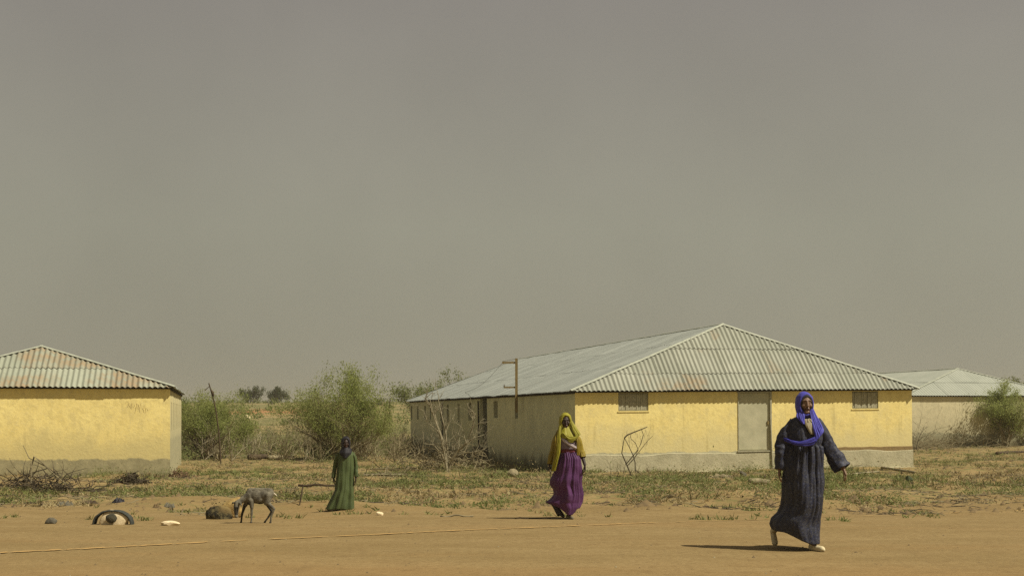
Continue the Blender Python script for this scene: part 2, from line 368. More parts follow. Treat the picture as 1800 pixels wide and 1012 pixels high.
# the pale orange line scraped along the road, broken where it is worn
def road_line():
    A, B = at(-60, 974.5), at(1860, 889)
    segs = [(0, .15), (.155, .175), (.188, .44), (.445, .51), (.53, .63), (.635, .72), (.735, .75), (.77, .80), (.84, .86), (.90, .96)]
    V = []; Fc = []
    for a, b in segs:
        n = max(4, int((b-a)*900)); base = len(V)
        for i in range(n+1):
            s = a+(b-a)*i/n; p = A.lerp(B, s)
            w = .030*max(.08, .75+.9*noise.noise((s*75, 3, 1))+.9*noise.noise((s*260, 8, 1)))*(1.0-.55*s)*(min(1, i/3, (n-i)/3)*.9+.1)
            dy = .02*noise.noise((s*9, 0, 5))+.02*noise.noise((s*150, 2, 5))
            for q in (-w, w):
                y = p.y+dy+q*2.2; V.append((p.x, y, tz(p.x, y)+.006+.0025))
        for i in range(n): k_ = base+2*i; Fc.append((k_, k_+2, k_+3, k_+1))
    o = obj('road_line', mesh_from('road_line', V, Fc, M['chalk_line'])); tag(o, kind='structure')
road_line()

# ------------------------------------------------------------------ buildings
def wall_panel(L, z0, z1, openings, thick, P, cols=None):
    """front face with rectangular holes and reveals; P maps (u, depth, z) to a point"""
    us = sorted({0.0, L, *[o[0] for o in openings], *[o[1] for o in openings]})
    zs = sorted({z0, z1, *[o[2] for o in openings], *[o[3] for o in openings]})
    mb = MB()
    for i in range(len(us)-1):
        for j in range(len(zs)-1):
            uc, zc = (us[i]+us[i+1])/2, (zs[j]+zs[j+1])/2
            if any(o[0] < uc < o[1] and o[2] < zc < o[3] for o in openings): continue
            mb.quad(P(us[i], 0, zs[j]), P(us[i+1], 0, zs[j]), P(us[i+1], 0, zs[j+1]), P(us[i], 0, zs[j+1]))
    for (a, b, c, d) in openings:
        t = thick
        mb.quad(P(a,0,c), P(a,0,d), P(a,t,d), P(a,t,c)); mb.quad(P(b,0,d), P(b,0,c), P(b,t,c), P(b,t,d))
        mb.quad(P(a,0,d), P(b,0,d), P(b,t,d), P(a,t,d)); mb.quad(P(b,0,c), P(a,0,c), P(a,t,c), P(b,t,c))
    return mb

def corr_sheet(u0, u1, v0, v1, vmax, O, U, Vd, N, pitch, amp, spp, lift, droop):
    n = max(2, int(round((u1-u0)/pitch*spp))); V = []; Fc = []
    ok = False
    for i in range(n+1):
        u = u0+(u1-u0)*i/n; vt = min(v1, vmax(u)); vb = min(v0, vmax(u)) if v0 > 0 else v0*min(1.0, max(0.0, vmax(u)/.1))
        if vt > vb+1e-4: ok = True
        vt = max(vt, vb)
        h = amp*math.cos(2*math.pi*u/pitch)*(1+.35*noise.noise((u*1.3, v0, 3)))+.022*noise.noise((u*.55, v0*.7, 8))
        for v, l in ((vb, lift), (vt, lift*.15)):
            p = O+U*u+Vd*v+N*(h+l-(droop if v == vb else 0))
            V.append(tuple(p))
    if not ok: return None
    for i in range(n): Fc.append((2*i, 2*i+2, 2*i+3, 2*i+1))
    return V, Fc

def sheet_roof(roof, O, U, Vd, N, Ulen, vmax, rows, pitch, nper, amp, spp, mat, rg, name='roofing_sheet', under=None):
    w = pitch*nper; u = 0.0
    while u < Ulen-1e-3:
        u1 = min(Ulen, u+w)
        v = 0.0
        for k_, r in enumerate(rows):
            vb = v-(.10 if k_ else 0)+rg.uniform(-.02, .02)*(1 if k_ else .6); vt = v+r
            s = corr_sheet(u, min(Ulen, u1+.01), vb, vt, vmax, O, U, Vd, N, pitch, amp, spp, .012*(1 if k_ else .6)+rg.uniform(0, .007), rg.uniform(0, .012) if k_ == 0 else 0)
            v += r
            if s:
                obj(name, mesh_from(name, s[0], s[1], mat, True), roof)
        u = u1

def building(name, label, X0, Y0, zb, ang, Wd, Ln, wh, rise, s_back, oh, tilt, mats, front_open, left_open, right_open, rows_f, rows_l, nper, pitch=.16,
             amp=.024, left_sheets=True, right_sheets=False, front_sheets=True, seed=1):
    rg = random.Random(seed)
    root = empty(name, (X0, Y0, zb), ang, label, 'building', 'long plastered blocks with hipped tin roofs', ry=-tilt)
    T = .22
    Pf = lambda u, t, z: (u, t, z); Pl = lambda u, t, z: (t, u, z); Pr = lambda u, t, z: (Wd-t, u, z); Pb = lambda u, t, z: (u, Ln-t, z)
    wall_panel(Wd, -.7, wh, front_open, T, Pf).build('front_wall', mats['front'], root)
    mb = wall_panel(Ln, -.7, wh, left_open, T, Pl); mb.f = [tuple(reversed(f)) for f in mb.f]; mb.build('side_wall', mats['left'], root)
    wall_panel(Ln, -.7, wh, right_open, T, Pr).build('side_wall', mats['right'], root)
    wall_panel(Wd, -.7, wh, [], T, Pb).build('back_wall', mats['right'], root)
    mb = MB(); mb.box(T+.02, Wd-T-.02, T+.02, Ln-T-.02, -.6, -.05); mb.build('floor', M['void'], root)
    # roof
    ze = wh-.03; zr = wh+rise
    roof = MB()
    A, B, C_, D = (Vector((-oh,-oh,ze)), Vector((Wd+oh,-oh,ze)), Vector((Wd+oh,Ln+oh,ze)), Vector((-oh,Ln+oh,ze)))
    E, G = Vector((Wd/2, s_back, zr)), Vector((Wd/2, Ln-s_back, zr))
    dn = Vector((0,0,-.05)); ins = Vector((Wd/2, Ln/2, 0))
    for f in ((A,B,E), (B,C_,G,E), (C_,D,G), (D,A,E,G)):
        n = len(roof.v); roof.v += [tuple(p+dn+(Vector((math.copysign(.09, ins.x-p.x), math.copysign(.09, ins.y-p.y), .02)) if abs(p.z-ze) < 1e-6 else Vector())) for p in f]; roof.f.append(tuple(range(n, n+len(f))))
    ro = roof.build('roof', M['dark_timber'], root)
    def plane(p0, p1, apexL, apexR):
        U = (p1-p0); Ul = U.length; U.normalize(); a = apexL-p0; Vd = a-U*a.dot(U); H = Vd.length; Vd.normalize(); N = U.cross(Vd)
        if N.z < 0: N = -N
        ul, ur = (apexL-p0).dot(U), (apexR-p0).dot(U)
        def vmax(u):
            if u < ul: return H*u/ul
            if u > ur: return H*(Ul-u)/(Ul-ur)
            return H
        return p0, U, Vd, N, Ul, vmax, H
    def rowlist(H, fr): return [H*q for q in fr]
    if front_sheets:
        p = plane(A, B, E, E); sheet_roof(ro, p[0], p[1], p[2], p[3], p[4], p[5], rowlist(p[6], rows_f), pitch, nper, amp, 6, mats['roof_f'], rg)
    p = plane(D, A, G, E)
    sheet_roof(ro, p[0], p[1], p[2], p[3], p[4], p[5], rowlist(p[6], rows_l), pitch, nper if left_sheets else 400, amp, 4, mats['roof_l'], rg)
    p = plane(B, C_, E, G)
    sheet_roof(ro, p[0], p[1], p[2], p[3], p[4], p[5], rowlist(p[6], rows_l), pitch, nper if right_sheets else 400, amp, 4, mats['roof_l'], rg)
    p = plane(C_, D, G, G)
    sheet_roof(ro, p[0], p[1], p[2], p[3], p[4], p[5], [p[6]], pitch, 400, amp, 4, mats['roof_l'], rg)
    # ridge and hip caps: folded strips with a bolt every few ribs
    def cap(p, q, na, nb, w=.075):
        d = (q-p); Lc = d.length; d.normalize(); mb = MB(); n = max(2, int(Lc/.8))
        sa = na.cross(d).normalized(); sb = nb.cross(d).normalized()
        if sa.z > 0: sa = -sa
        if sb.z > 0: sb = -sb
        up = Vector((0,0,1))
        for i in range(n):
            a = p+d*(Lc*i/n)+up*(.042+rg.uniform(0,.012)); b = p+d*(Lc*(i+1)/n+.03)+up*(.042+rg.uniform(0,.012))
            for sd in (sa, sb):
                mb.quad(tuple(a), tuple(b), tuple(b+sd*w), tuple(a+sd*w))
        return mb.build('ridge_cap', M['zinc_cap'], ro)
    Nf = plane(A,B,E,E)[3]; Nl = plane(D,A,G,E)[3]; Nr = plane(B,C_,E,G)[3]; Nb = plane(C_,D,G,G)[3]
    cap(A, E, Nf, Nl); cap(B, E, Nf, Nr); cap(E, G, Nl, Nr); cap(D, G, Nl, Nb); cap(C_, G, Nr, Nb)
    # wall plate and rafter ends under the eaves
    mb = MB(); mb.box(-.02, Wd+.02, -.025, -.003, wh-.085, wh-.045); mb.build('wall_plate', M['dark_timber'], root)
    mb = MB(); mb.box(-.045, -.003, .02, Ln, wh-.115, wh-.045); mb.build('wall_plate', M['dark_timber'], root)
    mb = MB(); mb.box(Wd+.003, Wd+.045, .02, Ln, wh-.115, wh-.045); mb.build('wall_plate', M['dark_timber'], root)
    return root

def facade_u(px, X0, Y0, ex, ey):            # distance along a wall that starts at X0, Y0 and runs (ex, ey)
    k_ = (px-900)/F; return (k_*Y0-X0)/(ex-k_*ey)
def wall_z(py, Y, zb): return CAMZ+(HZ-py)/F*Y-zb

# --- the big yellow block
AN = math.radians(12.6); ex, ey = math.cos(AN), math.sin(AN); dx, dy = -ey, ex
MX, MY, MZ = (1012-900)/F*46.4, 46.4, -.45
TILT = .0105
fu = lambda px: facade_u(px, MX, MY, ex, ey)
lu = lambda px: facade_u(px, MX, MY, dx, dy)
def fz(py, px): u = fu(px); return wall_z(py, MY+ey*u, MZ)-TILT*u
def lz(py, px): u = lu(px); return wall_z(py, MY+dy*u, MZ)
MW = fu(1604); ML = lu(722); MH = 2.74
w1 = (fu(1088), fu(1141), fz(722,1115), fz(689.5,1115)); w2 = (fu(1499), fu(1545), fz(718,1522), fz(687,1522))
dr = (fu(1298), fu(1356), fz(792,1327), fz(688.5,1327))
slots = []
for a, b, t_, bt in ((722.6,725.4,713,737), (733.5,736.5,713,737), (746.5,749.2,713,736), (756,758.6,712,737), (774.2,777,711.5,739), (786,789.5,711,742), (805,808.6,709.5,741), (824,829.6,707,738.5), (868.6,875.6,704.5,734), (906.0,911.5,688,735)):
    slots.append((lu(b), lu(a), lz(bt, (a+b)/2), min(MH-.12, lz(t_, (a+b)/2))))
sd = (lu(857), lu(844.5), lz(783,850), min(MH-.1, lz(694,850)))
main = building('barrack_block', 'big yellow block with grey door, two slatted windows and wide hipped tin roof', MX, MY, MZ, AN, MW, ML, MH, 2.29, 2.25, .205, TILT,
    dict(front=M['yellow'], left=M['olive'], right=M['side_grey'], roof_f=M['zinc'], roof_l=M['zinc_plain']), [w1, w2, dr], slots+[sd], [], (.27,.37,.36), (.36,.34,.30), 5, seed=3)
def slatted_window(root, w, y=.10):
    win = MB(); u0, u1, z0, z1 = w; f = .035
    for b in ((u0,u1,z1-f,z1), (u0,u1,z0,z0+f), (u0,u0+f,z0+f,z1-f), (u1-f,u1,z0+f,z1-f)):
        win.box(b[0]+.002, b[1]-.002, y-.03, y+.03, b[2]+.002, b[3]-.002)
    wo_ = win.build('window', M['frame'], root)
    n = 13; g = (u1-u0-2*f)/n
    for i in range(n):
        mb = MB(); a = u0+f+i*g; j = rnd.uniform(-.012, .012)
        mb.box(a+.003, a+g-.003, y-.012+j, y+.010+j, z0+f+.003, z1-f-.003-abs(j)); mb.build('slat', M['slat'], wo_)
    mb = MB(); mb.box(u0+.004, u1-.004, y+.05, y+.07, z0+.004, z1-.004); mb.build('dark_backing', M['void'], wo_)  # near-black sheet: darkness of the room behind the slats put into its colour
    mb = MB(); mb.box(u0-.03, u1+.03, -.02, .09, z0-.035, z0-.003); mb.build('sill', M['yellow'], wo_)
slatted_window(main, w1, .045); slatted_window(main, w2, .045)
mb = MB(); mb.box(dr[0]+.02, dr[1]-.02, .015, .05, dr[2]+.02, dr[3]-.02); door = mb.build('door', M['door'], main)
mb = MB()
mb.box(dr[0]+.002, dr[0]+.028, -.02, .07, dr[2], dr[3]); mb.box(dr[0]-.03, dr[1]+.03, -.03, .07, dr[3]-.03, dr[3]+.012); mb.box(dr[0]-.03, dr[1]+.03, -.05, .08, dr[2]-.03, dr[2]+.012)
mb.box(dr[1]-.035, dr[1]+.018, -.045, .07, dr[2], dr[3]-.03); mb.build('door_frame', M['slat'], door)
zm = (dr[2]+dr[3])/2
mb = MB()
for q in (.03, .97): mb.box(dr[0]+.05, dr[1]-.06, .006, .0145, dr[2]+(dr[3]-dr[2])*q-.012, dr[2]+(dr[3]-dr[2])*q+.012)
mb.build('door_rib', M['door'], door)
mb = MB(); mb.box(dr[1]-.13, dr[1]-.08, -.02, .0145, zm-.1, zm+.02); mb.build('latch', M['rust_pipe'], door)
mb = MB(); mb.tube([(dr[1]+.02,-.06,.02), (dr[1]-.01,-.055,.9), (dr[1]-.03,-.05,1.55)], [.03,.03,.02], 6); mb.build('leaning_door_post', M['slat'], main)
# cement plinth, its top edge left uneven by the render coat
def plinth(root, Wd, z_of, proud, mat, name='plinth', n=60, z0=-.7, u0=0.0):
    V = []; Fc = []
    for i in range(n+1):
        u = u0+(Wd-u0)*i/n; zt = z_of(u)
        V += [(u,-proud,z0), (u,-proud,zt-.012), (u,-proud*.4,zt), (u,.01,zt+.004)]
    for i in range(n):
        for k_ in range(3): a = 4*i+k_; Fc.append((a, a+4, a+5, a+1))
    return obj(name, mesh_from(name, V, Fc, mat), root)
zpl = fz(797, 1200)
plinth(main, MW+.02, lambda u: zpl+.018*math.sin(u*2.1)+.05*noise.noise((u*1.1, 0, 2))+.02*noise.noise((u*5.7, 0, 2)), .03, M['cement'])
plinth(main, MW+.005, lambda u: zpl+.13+.02*noise.noise((u*3.1, 4, 2)), .006, M['plaster_dark'], 'bare_render_band', 30, zpl-.1, fu(1380))
plinth(main, MW+.05, lambda u: .03+.045*noise.noise((u*2.6, 0, 7))+.03*noise.noise((u*7, 1, 7)), .10, M['cement'], 'footing')
# side door, steps and near-black panels painted as unlit rooms behind the slots
mb = MB(); mb.box(.14, .17, sd[0]+.03, sd[1]-.03, sd[2]+.02, sd[3]-.02); mb.build('side_door', M['door_dark'], main)
st = MB(); yc = (sd[0]+sd[1])/2
for i in range(4): st.box(-.35-.3*i, .0-.3*i-.004*i, sd[0]-.15, sd[1]+.15, -.6, sd[2]-.05-.19*i)
st.build('door_steps', M['stone_grey'], main)
for sl in slots:
    mb = MB(); mb.box(.16, .19, sl[0]+.005, sl[1]-.005, sl[2]+.005, sl[3]-.005); mb.build('slot_dark_panel', M['void'], main)
mb = MB()
for u in (lu(843.5), lu(779.5)): mb.tube([(-.05,u,MH-.2), (-.045,u,.6), (-.05,u,.1)], .035, 6)
mb.build('downpipe', M['dark_timber'], main)
# electricity mast at the eave
def mast():
    u = lu(920.5); x, y = MX+dx*u-.28*ex, MY+dy*u-.28*ey
    m = pxm(y); z0 = CAMZ+(HZ-690)*m; zt = CAMZ+(HZ-629.5)*m; z1 = CAMZ+(HZ-637)*m; z2 = CAMZ+(HZ-680.5)*m
    r = empty('service_mast', (x, y, z0), 0, 'rusty pipe mast with two arms rising from the eave of the big block', 'mast')
    b = MB(); b.box(-.05, .05, -.05, .05, -.75, zt-z0); b.build('pole', M['rust_pipe'], r)
    b = MB(); b.box(-.54, -.036, -.03, .03, z1-z0-.035, z1-z0+.035); b.build('arm', M['rust_pipe'], r)
    b = MB(); b.box(-.48, -.036, -.025, .025, z2-z0-.03, z2-z0+.03); b.build('arm', M['rust_pipe'], r)
    b = MB(); b.tube([(-.50,0,z1-z0-.05), (-.50,0,z1-z0+.06)], [.03,.022], 6); b.tube([(-.46,0,z2-z0), (-.46,0,z2-z0+.1)], [.03,.022], 6); b.build('insulator', M['stone_grey'], r)
    b = MB(); b.tube([(0,0,zt-z0-.02), (-.30,.05,z1-z0+.09), (-.5,.1,z1-z0+.05)], .007, 4)
    q = [(-.5,.1,z1-z0+.03)]
    for i in range(1, 13): t_ = i/12; q.append((-.5-1.9*t_*1.0, .1+14*t_, (z1-z0+.03)+(-.35-z1+z0+.55)*t_-.22*math.sin(math.pi*t_)))
    b.tube(q, .007, 4); b.build('wire', M['wire'], r)
mast()

# --- the yellow block at the left
LA = math.radians(11.86); lex, ley = math.cos(LA), math.sin(LA); ldx, ldy = -ley, lex
RXc, RYc = (299-900)/F*43.2, 43.2                       # its right front corner
LW = 7.95; LX, LY = RXc-lex*LW, RYc-ley*LW; LZ = -.37
lru = lambda px: facade_u(px, RXc, RYc, ldx, ldy)
lslots = []
for q in range(7): a = 1.2+q*2.0; lslots.append((a, a+.75, 1.35, 2.25))
left = building('barrack_block', 'yellow block cut by the left edge with rust-streaked tin roof', LX, LY, LZ, LA, LW, 15.5, 2.72, 1.27, 2.2, .16, 0.0,
    dict(front=M['yellow_worn'], left=M['olive'], right=M['side_grey'], roof_f=M['zinc_rusty'], roof_l=M['zinc_plain']), [], [], lslots, (.48,.52), (.5,.5), 5, seed=8, left_sheets=False, right_sheets=True)
for sl in lslots:
    mb = MB(); mb.box(LW-.19, LW-.16, sl[0]+.005, sl[1]-.005, sl[2]+.005, sl[3]-.005); mb.build('slot_dark_panel', M['void'], left)  # near-black, painted as the dark room behind the opening

# --- the pale block at the right
RA = AN; QX, QY, QZ = (1592-900)/F*76.0, 76.0, -.16
QW = 9.6
right = building('barrack_block', 'pale faded block half hidden behind the right end of the big block', QX, QY, QZ, RA, QW, 26, 2.70, 1.52, 3.0, .16, 0.0,
    dict(front=M['beige'], left=M['olive'], right=M['side_grey'], roof_f=M['zinc_pale'], roof_l=M['zinc_pale']), [], [], [], (.5,.5), (.5,.5), 8, amp=.016, seed=12, left_sheets=False)

# ------------------------------------------------------------------ vegetation and ground litter
def leaves(points, size, aspect, rg, jitter, up=.3):
    """many small leaf faces round the given points"""
    P = np.asarray(points, float); n = len(P)
    c = P+rg.normal(0, 1, (n, 3))*jitter
    a = rg.normal(0, 1, (n, 3)); a[:, 2] += up; a /= np.linalg.norm(a, axis=1, keepdims=True)
    b = rg.normal(0, 1, (n, 3)); b = np.cross(a, b); b /= np.linalg.norm(b, axis=1, keepdims=True)
    L = size*rg.uniform(.55, 1.4, (n, 1)); w = L*aspect
    V = np.stack([c-a*L*.5, c+b*w*.5, c+a*L*.5, c-b*w*.5], 1).reshape(-1, 3)
    Fc = np.arange(4*n).reshape(-1, 4)
    return V, Fc
def grow(mb, tips, p, d, L, r, depth, rg, kids=(3,4), spread=.55, curl=.22, up=.12, segs=3, shrink=(.55,.8), sides=3, taper=.55):
    pts = [p.copy()]; rad = [r]; q = p.copy(); dd = d.copy()
    for i in range(segs):
        dd = (dd+Vector((rg.gauss(0, curl), rg.gauss(0, curl), rg.gauss(0, curl)+up*.5))).normalized()
        q = q+dd*(L/segs); pts.append(q.copy()); rad.append(r*(1-(1-taper)*(i+1)/segs))
    mb.tube(pts, rad, sides, cap=False)
    if depth <= 1: tips += [tuple(x) for x in pts[1:]]
    if depth <= 0: return
    for k_ in range(rg.randint(*kids)):
        i = rg.randint(max(1, segs-2), segs); a = (pts[i]-pts[i-1]).normalized()
        v = Vector((rg.gauss(0,1), rg.gauss(0,1), rg.gauss(0,.8))); v = (v-a*v.dot(a)).normalized()
        nd = (a+v*rg.uniform(spread*.6, spread*1.5)+Vector((0,0,up))).normalized()
        grow(mb, tips, pts[i], nd, L*rg.uniform(*shrink), rad[i]*.72, depth-1, rg, kids, spread, curl, up, segs, shrink, sides, taper)
def shrub(name, label, cat, base, H, wid, stems, depth, nleaf, lsize, leafm, woodm, seed, group=None, lean=(0,0), spread=.5, r0=.035, leafbias=0.0, first=.5, aspect=.38, jit=.10, up=.12, kids=(3,4), gap=0.0):
    rg = random.Random(seed); rn = np.random.default_rng(seed)
    root = empty(name, base, 0, label, cat, group); mb = MB(); tips = []
    for i in range(stems):
        a = rg.uniform(0, 2*math.pi); o = rg.uniform(.15, 1)**.7*wid/H*.62
        d = Vector((math.cos(a)*o+lean[0], math.sin(a)*o+lean[1], 1)).normalized()
        grow(mb, tips, Vector((math.cos(a)*.12*wid*rg.random(), math.sin(a)*.12*wid*rg.random(), -.08)), d, H*first*rg.uniform(.65, 1.15), r0*rg.uniform(.6, 1.1), depth, rg, kids, spread, .16, up)
    z = np.array([q[2] for q in tips]); sc = H/np.percentile(z, 98.5)
    mb.v = [(q[0]*sc, q[1]*sc, q[2]*sc if q[2] > 0 else q[2]) for q in mb.v]
    mb.build('stems', M[woodm], root)
    if nleaf:
        T = np.array(tips)*sc; T = T[T[:, 2] > .12*H]
        # leaf density changes from clump to clump
        dens = np.array([noise.noise((q[0]*1.6/wid*2+seed, q[1]*1.6/wid*2, q[2]*1.6/wid*2)) for q in T])
        w = np.clip(.45+dens*1.5+leafbias*(T[:, 2]/H-.5)*2-gap, .02, 1.6); w /= w.sum()
        idx = rn.choice(len(T), nleaf, p=w)
        V, Fc = leaves(T[idx], lsize, aspect, rn, jit)
        obj('crown', mesh_from('crown', V, Fc, M[leafm]), root)
    return root

big = at(604, 806)
shrub('leafy_shrub', 'largest feathery green bush in the gap between the two yellow blocks', 'shrub', big, 3.6, 4.9, 30, 3, 42000, .085, 'leaf_fresh', 'twig', 5, r0=.04, leafbias=.65, spread=.5, jit=.13, lean=(.03,0))
p = at(372, 806)
shrub('leafy_shrub', 'dense green bush growing right beside the left yellow block', 'shrub', p, 2.6, 3.5, 22, 3, 30000, .085, 'leaf_fresh', 'twig_dark', 14, leafbias=.5, jit=.14)
p = at(336, 800)
shrub('leafy_shrub', 'green bush partly tucked behind the left yellow block corner', 'shrub', p+Vector((.4, 3.2, 0)), 2.9, 3.4, 16, 3, 22000, .085, 'leaf_fresh', 'twig_dark', 24, leafbias=.4, jit=.15)
p = at(1768, 784, 55)
shrub('leafy_shrub', 'bright green bush in front of the pale faded block', 'shrub', p, 3.0, 1.7, 18, 3, 22000, .09, 'leaf_fresh', 'bark_pale', 33, leafbias=.7, jit=.12)
p = at(1846, 782, 55)
shrub('leafy_shrub', 'dull green bush cut by the right edge', 'shrub', p, 2.3, 2.8, 12, 3, 6000, .12, 'leaf_dull', 'bark_pale', 34, leafbias=.7, jit=.12)
# tree whose crown shows above the far end of the big roof
shrub('leafy_tree', 'green tree crown showing above the far end of the big roof', 'tree', Vector(((772-900)/F*98, 98, tz(-5, 98))), 4.2, 3.8, 9, 3, 16000, .14, 'leaf_dull', 'twig_dark', 41, r0=.08, leafbias=.9, jit=.16)
for i, (px, H, wd, sd_, lb) in enumerate(((438, 2.9, 5.2, 51, 'left one of the two small dark trees on the horizon'), (481, 2.7, 4.0, 52, 'right one of the two small dark trees on the horizon'))):
    Y = 262; X = (px-900)/F*Y
    shrub('acacia_tree', lb, 'tree', Vector((X, Y, tz(X, Y)-.2)), H, wd, 6, 3, 2600, .30, 'leaf_dark', 'twig_dark', sd_, r0=.10, leafbias=1.0, jit=.22, spread=.7, gap=.1)
Y = 330; X = (1775-900)/F*150
shrub('acacia_tree', 'faint tree top just above the roof of the pale block', 'tree', Vector((X, 150, tz(X, 150))), 3.4, 3.5, 6, 3, 1500, .22, 'leaf_dull', 'twig_dark', 57, r0=.08, leafbias=1.0, jit=.2)

# dead tree with pale forked branches at the shaded wall
def dead_tree(name, label, base, H, specs, mat, seed, depth=2, r0=.05):
    rg = random.Random(seed); root = empty(name, base, 0, label, 'tree'); mb = MB(); tips = []
    for (dx_, dz_, L, r) in specs:
        grow(mb, tips, Vector((rg.uniform(-.05,.05), rg.uniform(-.1,.1), -.1)), Vector((dx_, rg.uniform(-.2,.2), dz_)).normalized(), L, r*r0, depth, rg, (2,4), .55, .13, .10, 4, (.4,.75), 5, .5)
    mb.build('branches', M[mat], root); return root
def forked_tree():
    p = at(787, 829); m = pxm(p.y); root = empty('dead_tree', p, 0, 'bare pale forked tree against the shaded wall of the big block', 'tree'); rg = random.Random(5)
    X = lambda a: (a-787)*m; Z = lambda c: (829-c)*m
    for nm, pts, r in (('stem', [(786,832,0),(784,800,.0),(779,775,-.05),(768,745,-.1),(757,716,-.1),(748,700,-.1)], .055), ('stem', [(788,831,.05),(786,790,.1),(783,760,.12),(776,730,.15),(770,703,.2)], .045),
                      ('stem', [(786,828,-.05),(781,795,-.1),(775,765,-.2),(764,735,-.25),(757,704,-.3)], .038), ('stem', [(788,828,0),(795,806,-.05),(806,791,-.1),(820,778,-.2),(828,760,-.2),(833,743,-.25),(836,728,-.3)], .060),
                      ('branch', [(820,778,-.2),(835,769,-.1),(851,764,.0)], .026), ('branch', [(797,803,-.05),(815,797,.1),(838,793,.2),(852,790,.3)], .024), ('branch', [(785,818,0),(776,796,-.2),(762,781,-.3),(746,779,-.3),(738,796,-.3)], .026),
                      ('branch', [(779,775,-.05),(770,758,.1),(751,742,.2),(744,722,.2)], .024), ('branch', [(806,791,-.1),(803,770,.0),(810,750,.1)], .022), ('branch', [(783,760,.12),(790,742,.2),(792,722,.2)], .02)):
        b = MB(); b.tube([(X(a), q, Z(c)) for a, c, q in pts], [r*(1-.65*k_/(len(pts)-1)) for k_ in range(len(pts))], 6); b.build(nm, M['bark_pale'], root)
        tw = MB(); tips = []
        for k_ in range(1, len(pts)):
            for _ in range(2):
                a, c, q = pts[k_]; grow(tw, tips, Vector((X(a), q, Z(c))), Vector((rg.gauss(0,.6), rg.gauss(0,.4), .7)).normalized(), rg.uniform(.25,.55), r*.28, 2, rg, (2,3), .6, .2, .06, 3, (.5,.8), 4)
        tw.build('twigs', M['bark_pale'], root)
forked_tree()
def brush_heap(name, label, base, wd, dp, H, n, mat, seed, rad=.012, cat='brushwood', curl=.35, extra=()):
    rg = random.Random(seed); root = empty(name, base, 0, label, cat); mb = MB()
    for i in range(n):
        u, v = rg.gauss(0, .34), rg.gauss(0, .34); hh = max(.03, H*(1-1.3*(u*u+v*v)**.5))
        q = Vector((u*wd, v*dp, rg.uniform(0, hh)*.8)); a = rg.uniform(0, 2*math.pi); d = Vector((math.cos(a), math.sin(a)*.6, rg.gauss(0, .45)))
        L = rg.uniform(.25, .8)*wd*.45; pts = [q]; 
        for k_ in range(4):
            d = (d+Vector((rg.gauss(0,curl), rg.gauss(0,curl), rg.gauss(0,curl)-.06))).normalized(); q = q+d*(L/4); q = Vector((q.x, q.y, max(q.z, .01))); pts.append(q)
        mb.tube(pts, [rad*rg.uniform(.6,1.6)*f for f in (1,.9,.75,.55,.3)], 3, cap=False)
    mb.build('twigs', M[mat], root)
    for (pts, r, m_) in extra: b = MB(); b.tube(pts, r, 5); b.build('branch', M[m_], root)
    return root
p = at(796, 826); p = Vector((p.x, p.y+.6, tz(p.x, p.y+.6)))
brush_heap('brush_heap', 'tangle of dead twigs round the foot of the bare pale tree', p, 3.6, 1.4, 1.25, 330, 'twig', 21, .012)
p = at(68, 862)
brush_heap('brush_heap', 'heap of dark dead branches in front of the left yellow block', p, 1.9, .9, .55, 260, 'twig_dark', 22, .011, extra=(
    ([(-.35,.2,.15),(-.15,.15,.75),(.05,.1,.62),(.3,0,.4),(.8,-.1,.02)], [.018,.02,.018,.016,.012], 'twig'), ([(-.45,.3,1.0),(-.3,.25,.72),(.1,.1,.55)], [.006,.012,.012], 'twig'),
    ([(-.1,-.2,.02),(-.1,-.2,.62)], [.022,.018], 'wood_grey'), ([(-.7,-.1,.1),(-.3,0,.35),(.2,.05,.5),(.55,.1,.25)], [.014,.014,.012,.008], 'twig_dark')))
p = at(678, 836)
brush_heap('stick_pile', 'low flat pile of pale sticks near the green-robed girl', p, 1.35, .35, .14, 110, 'twig', 23, .014, curl=.15, extra=(([(-.75,-.2,.03),(-.2,-.22,.06),(.55,-.2,.04)], [.02,.025,.02], 'bark_pale'), ([(.05,0,.0),(.03,0,.32)], [.02,.014], 'wood_grey')))
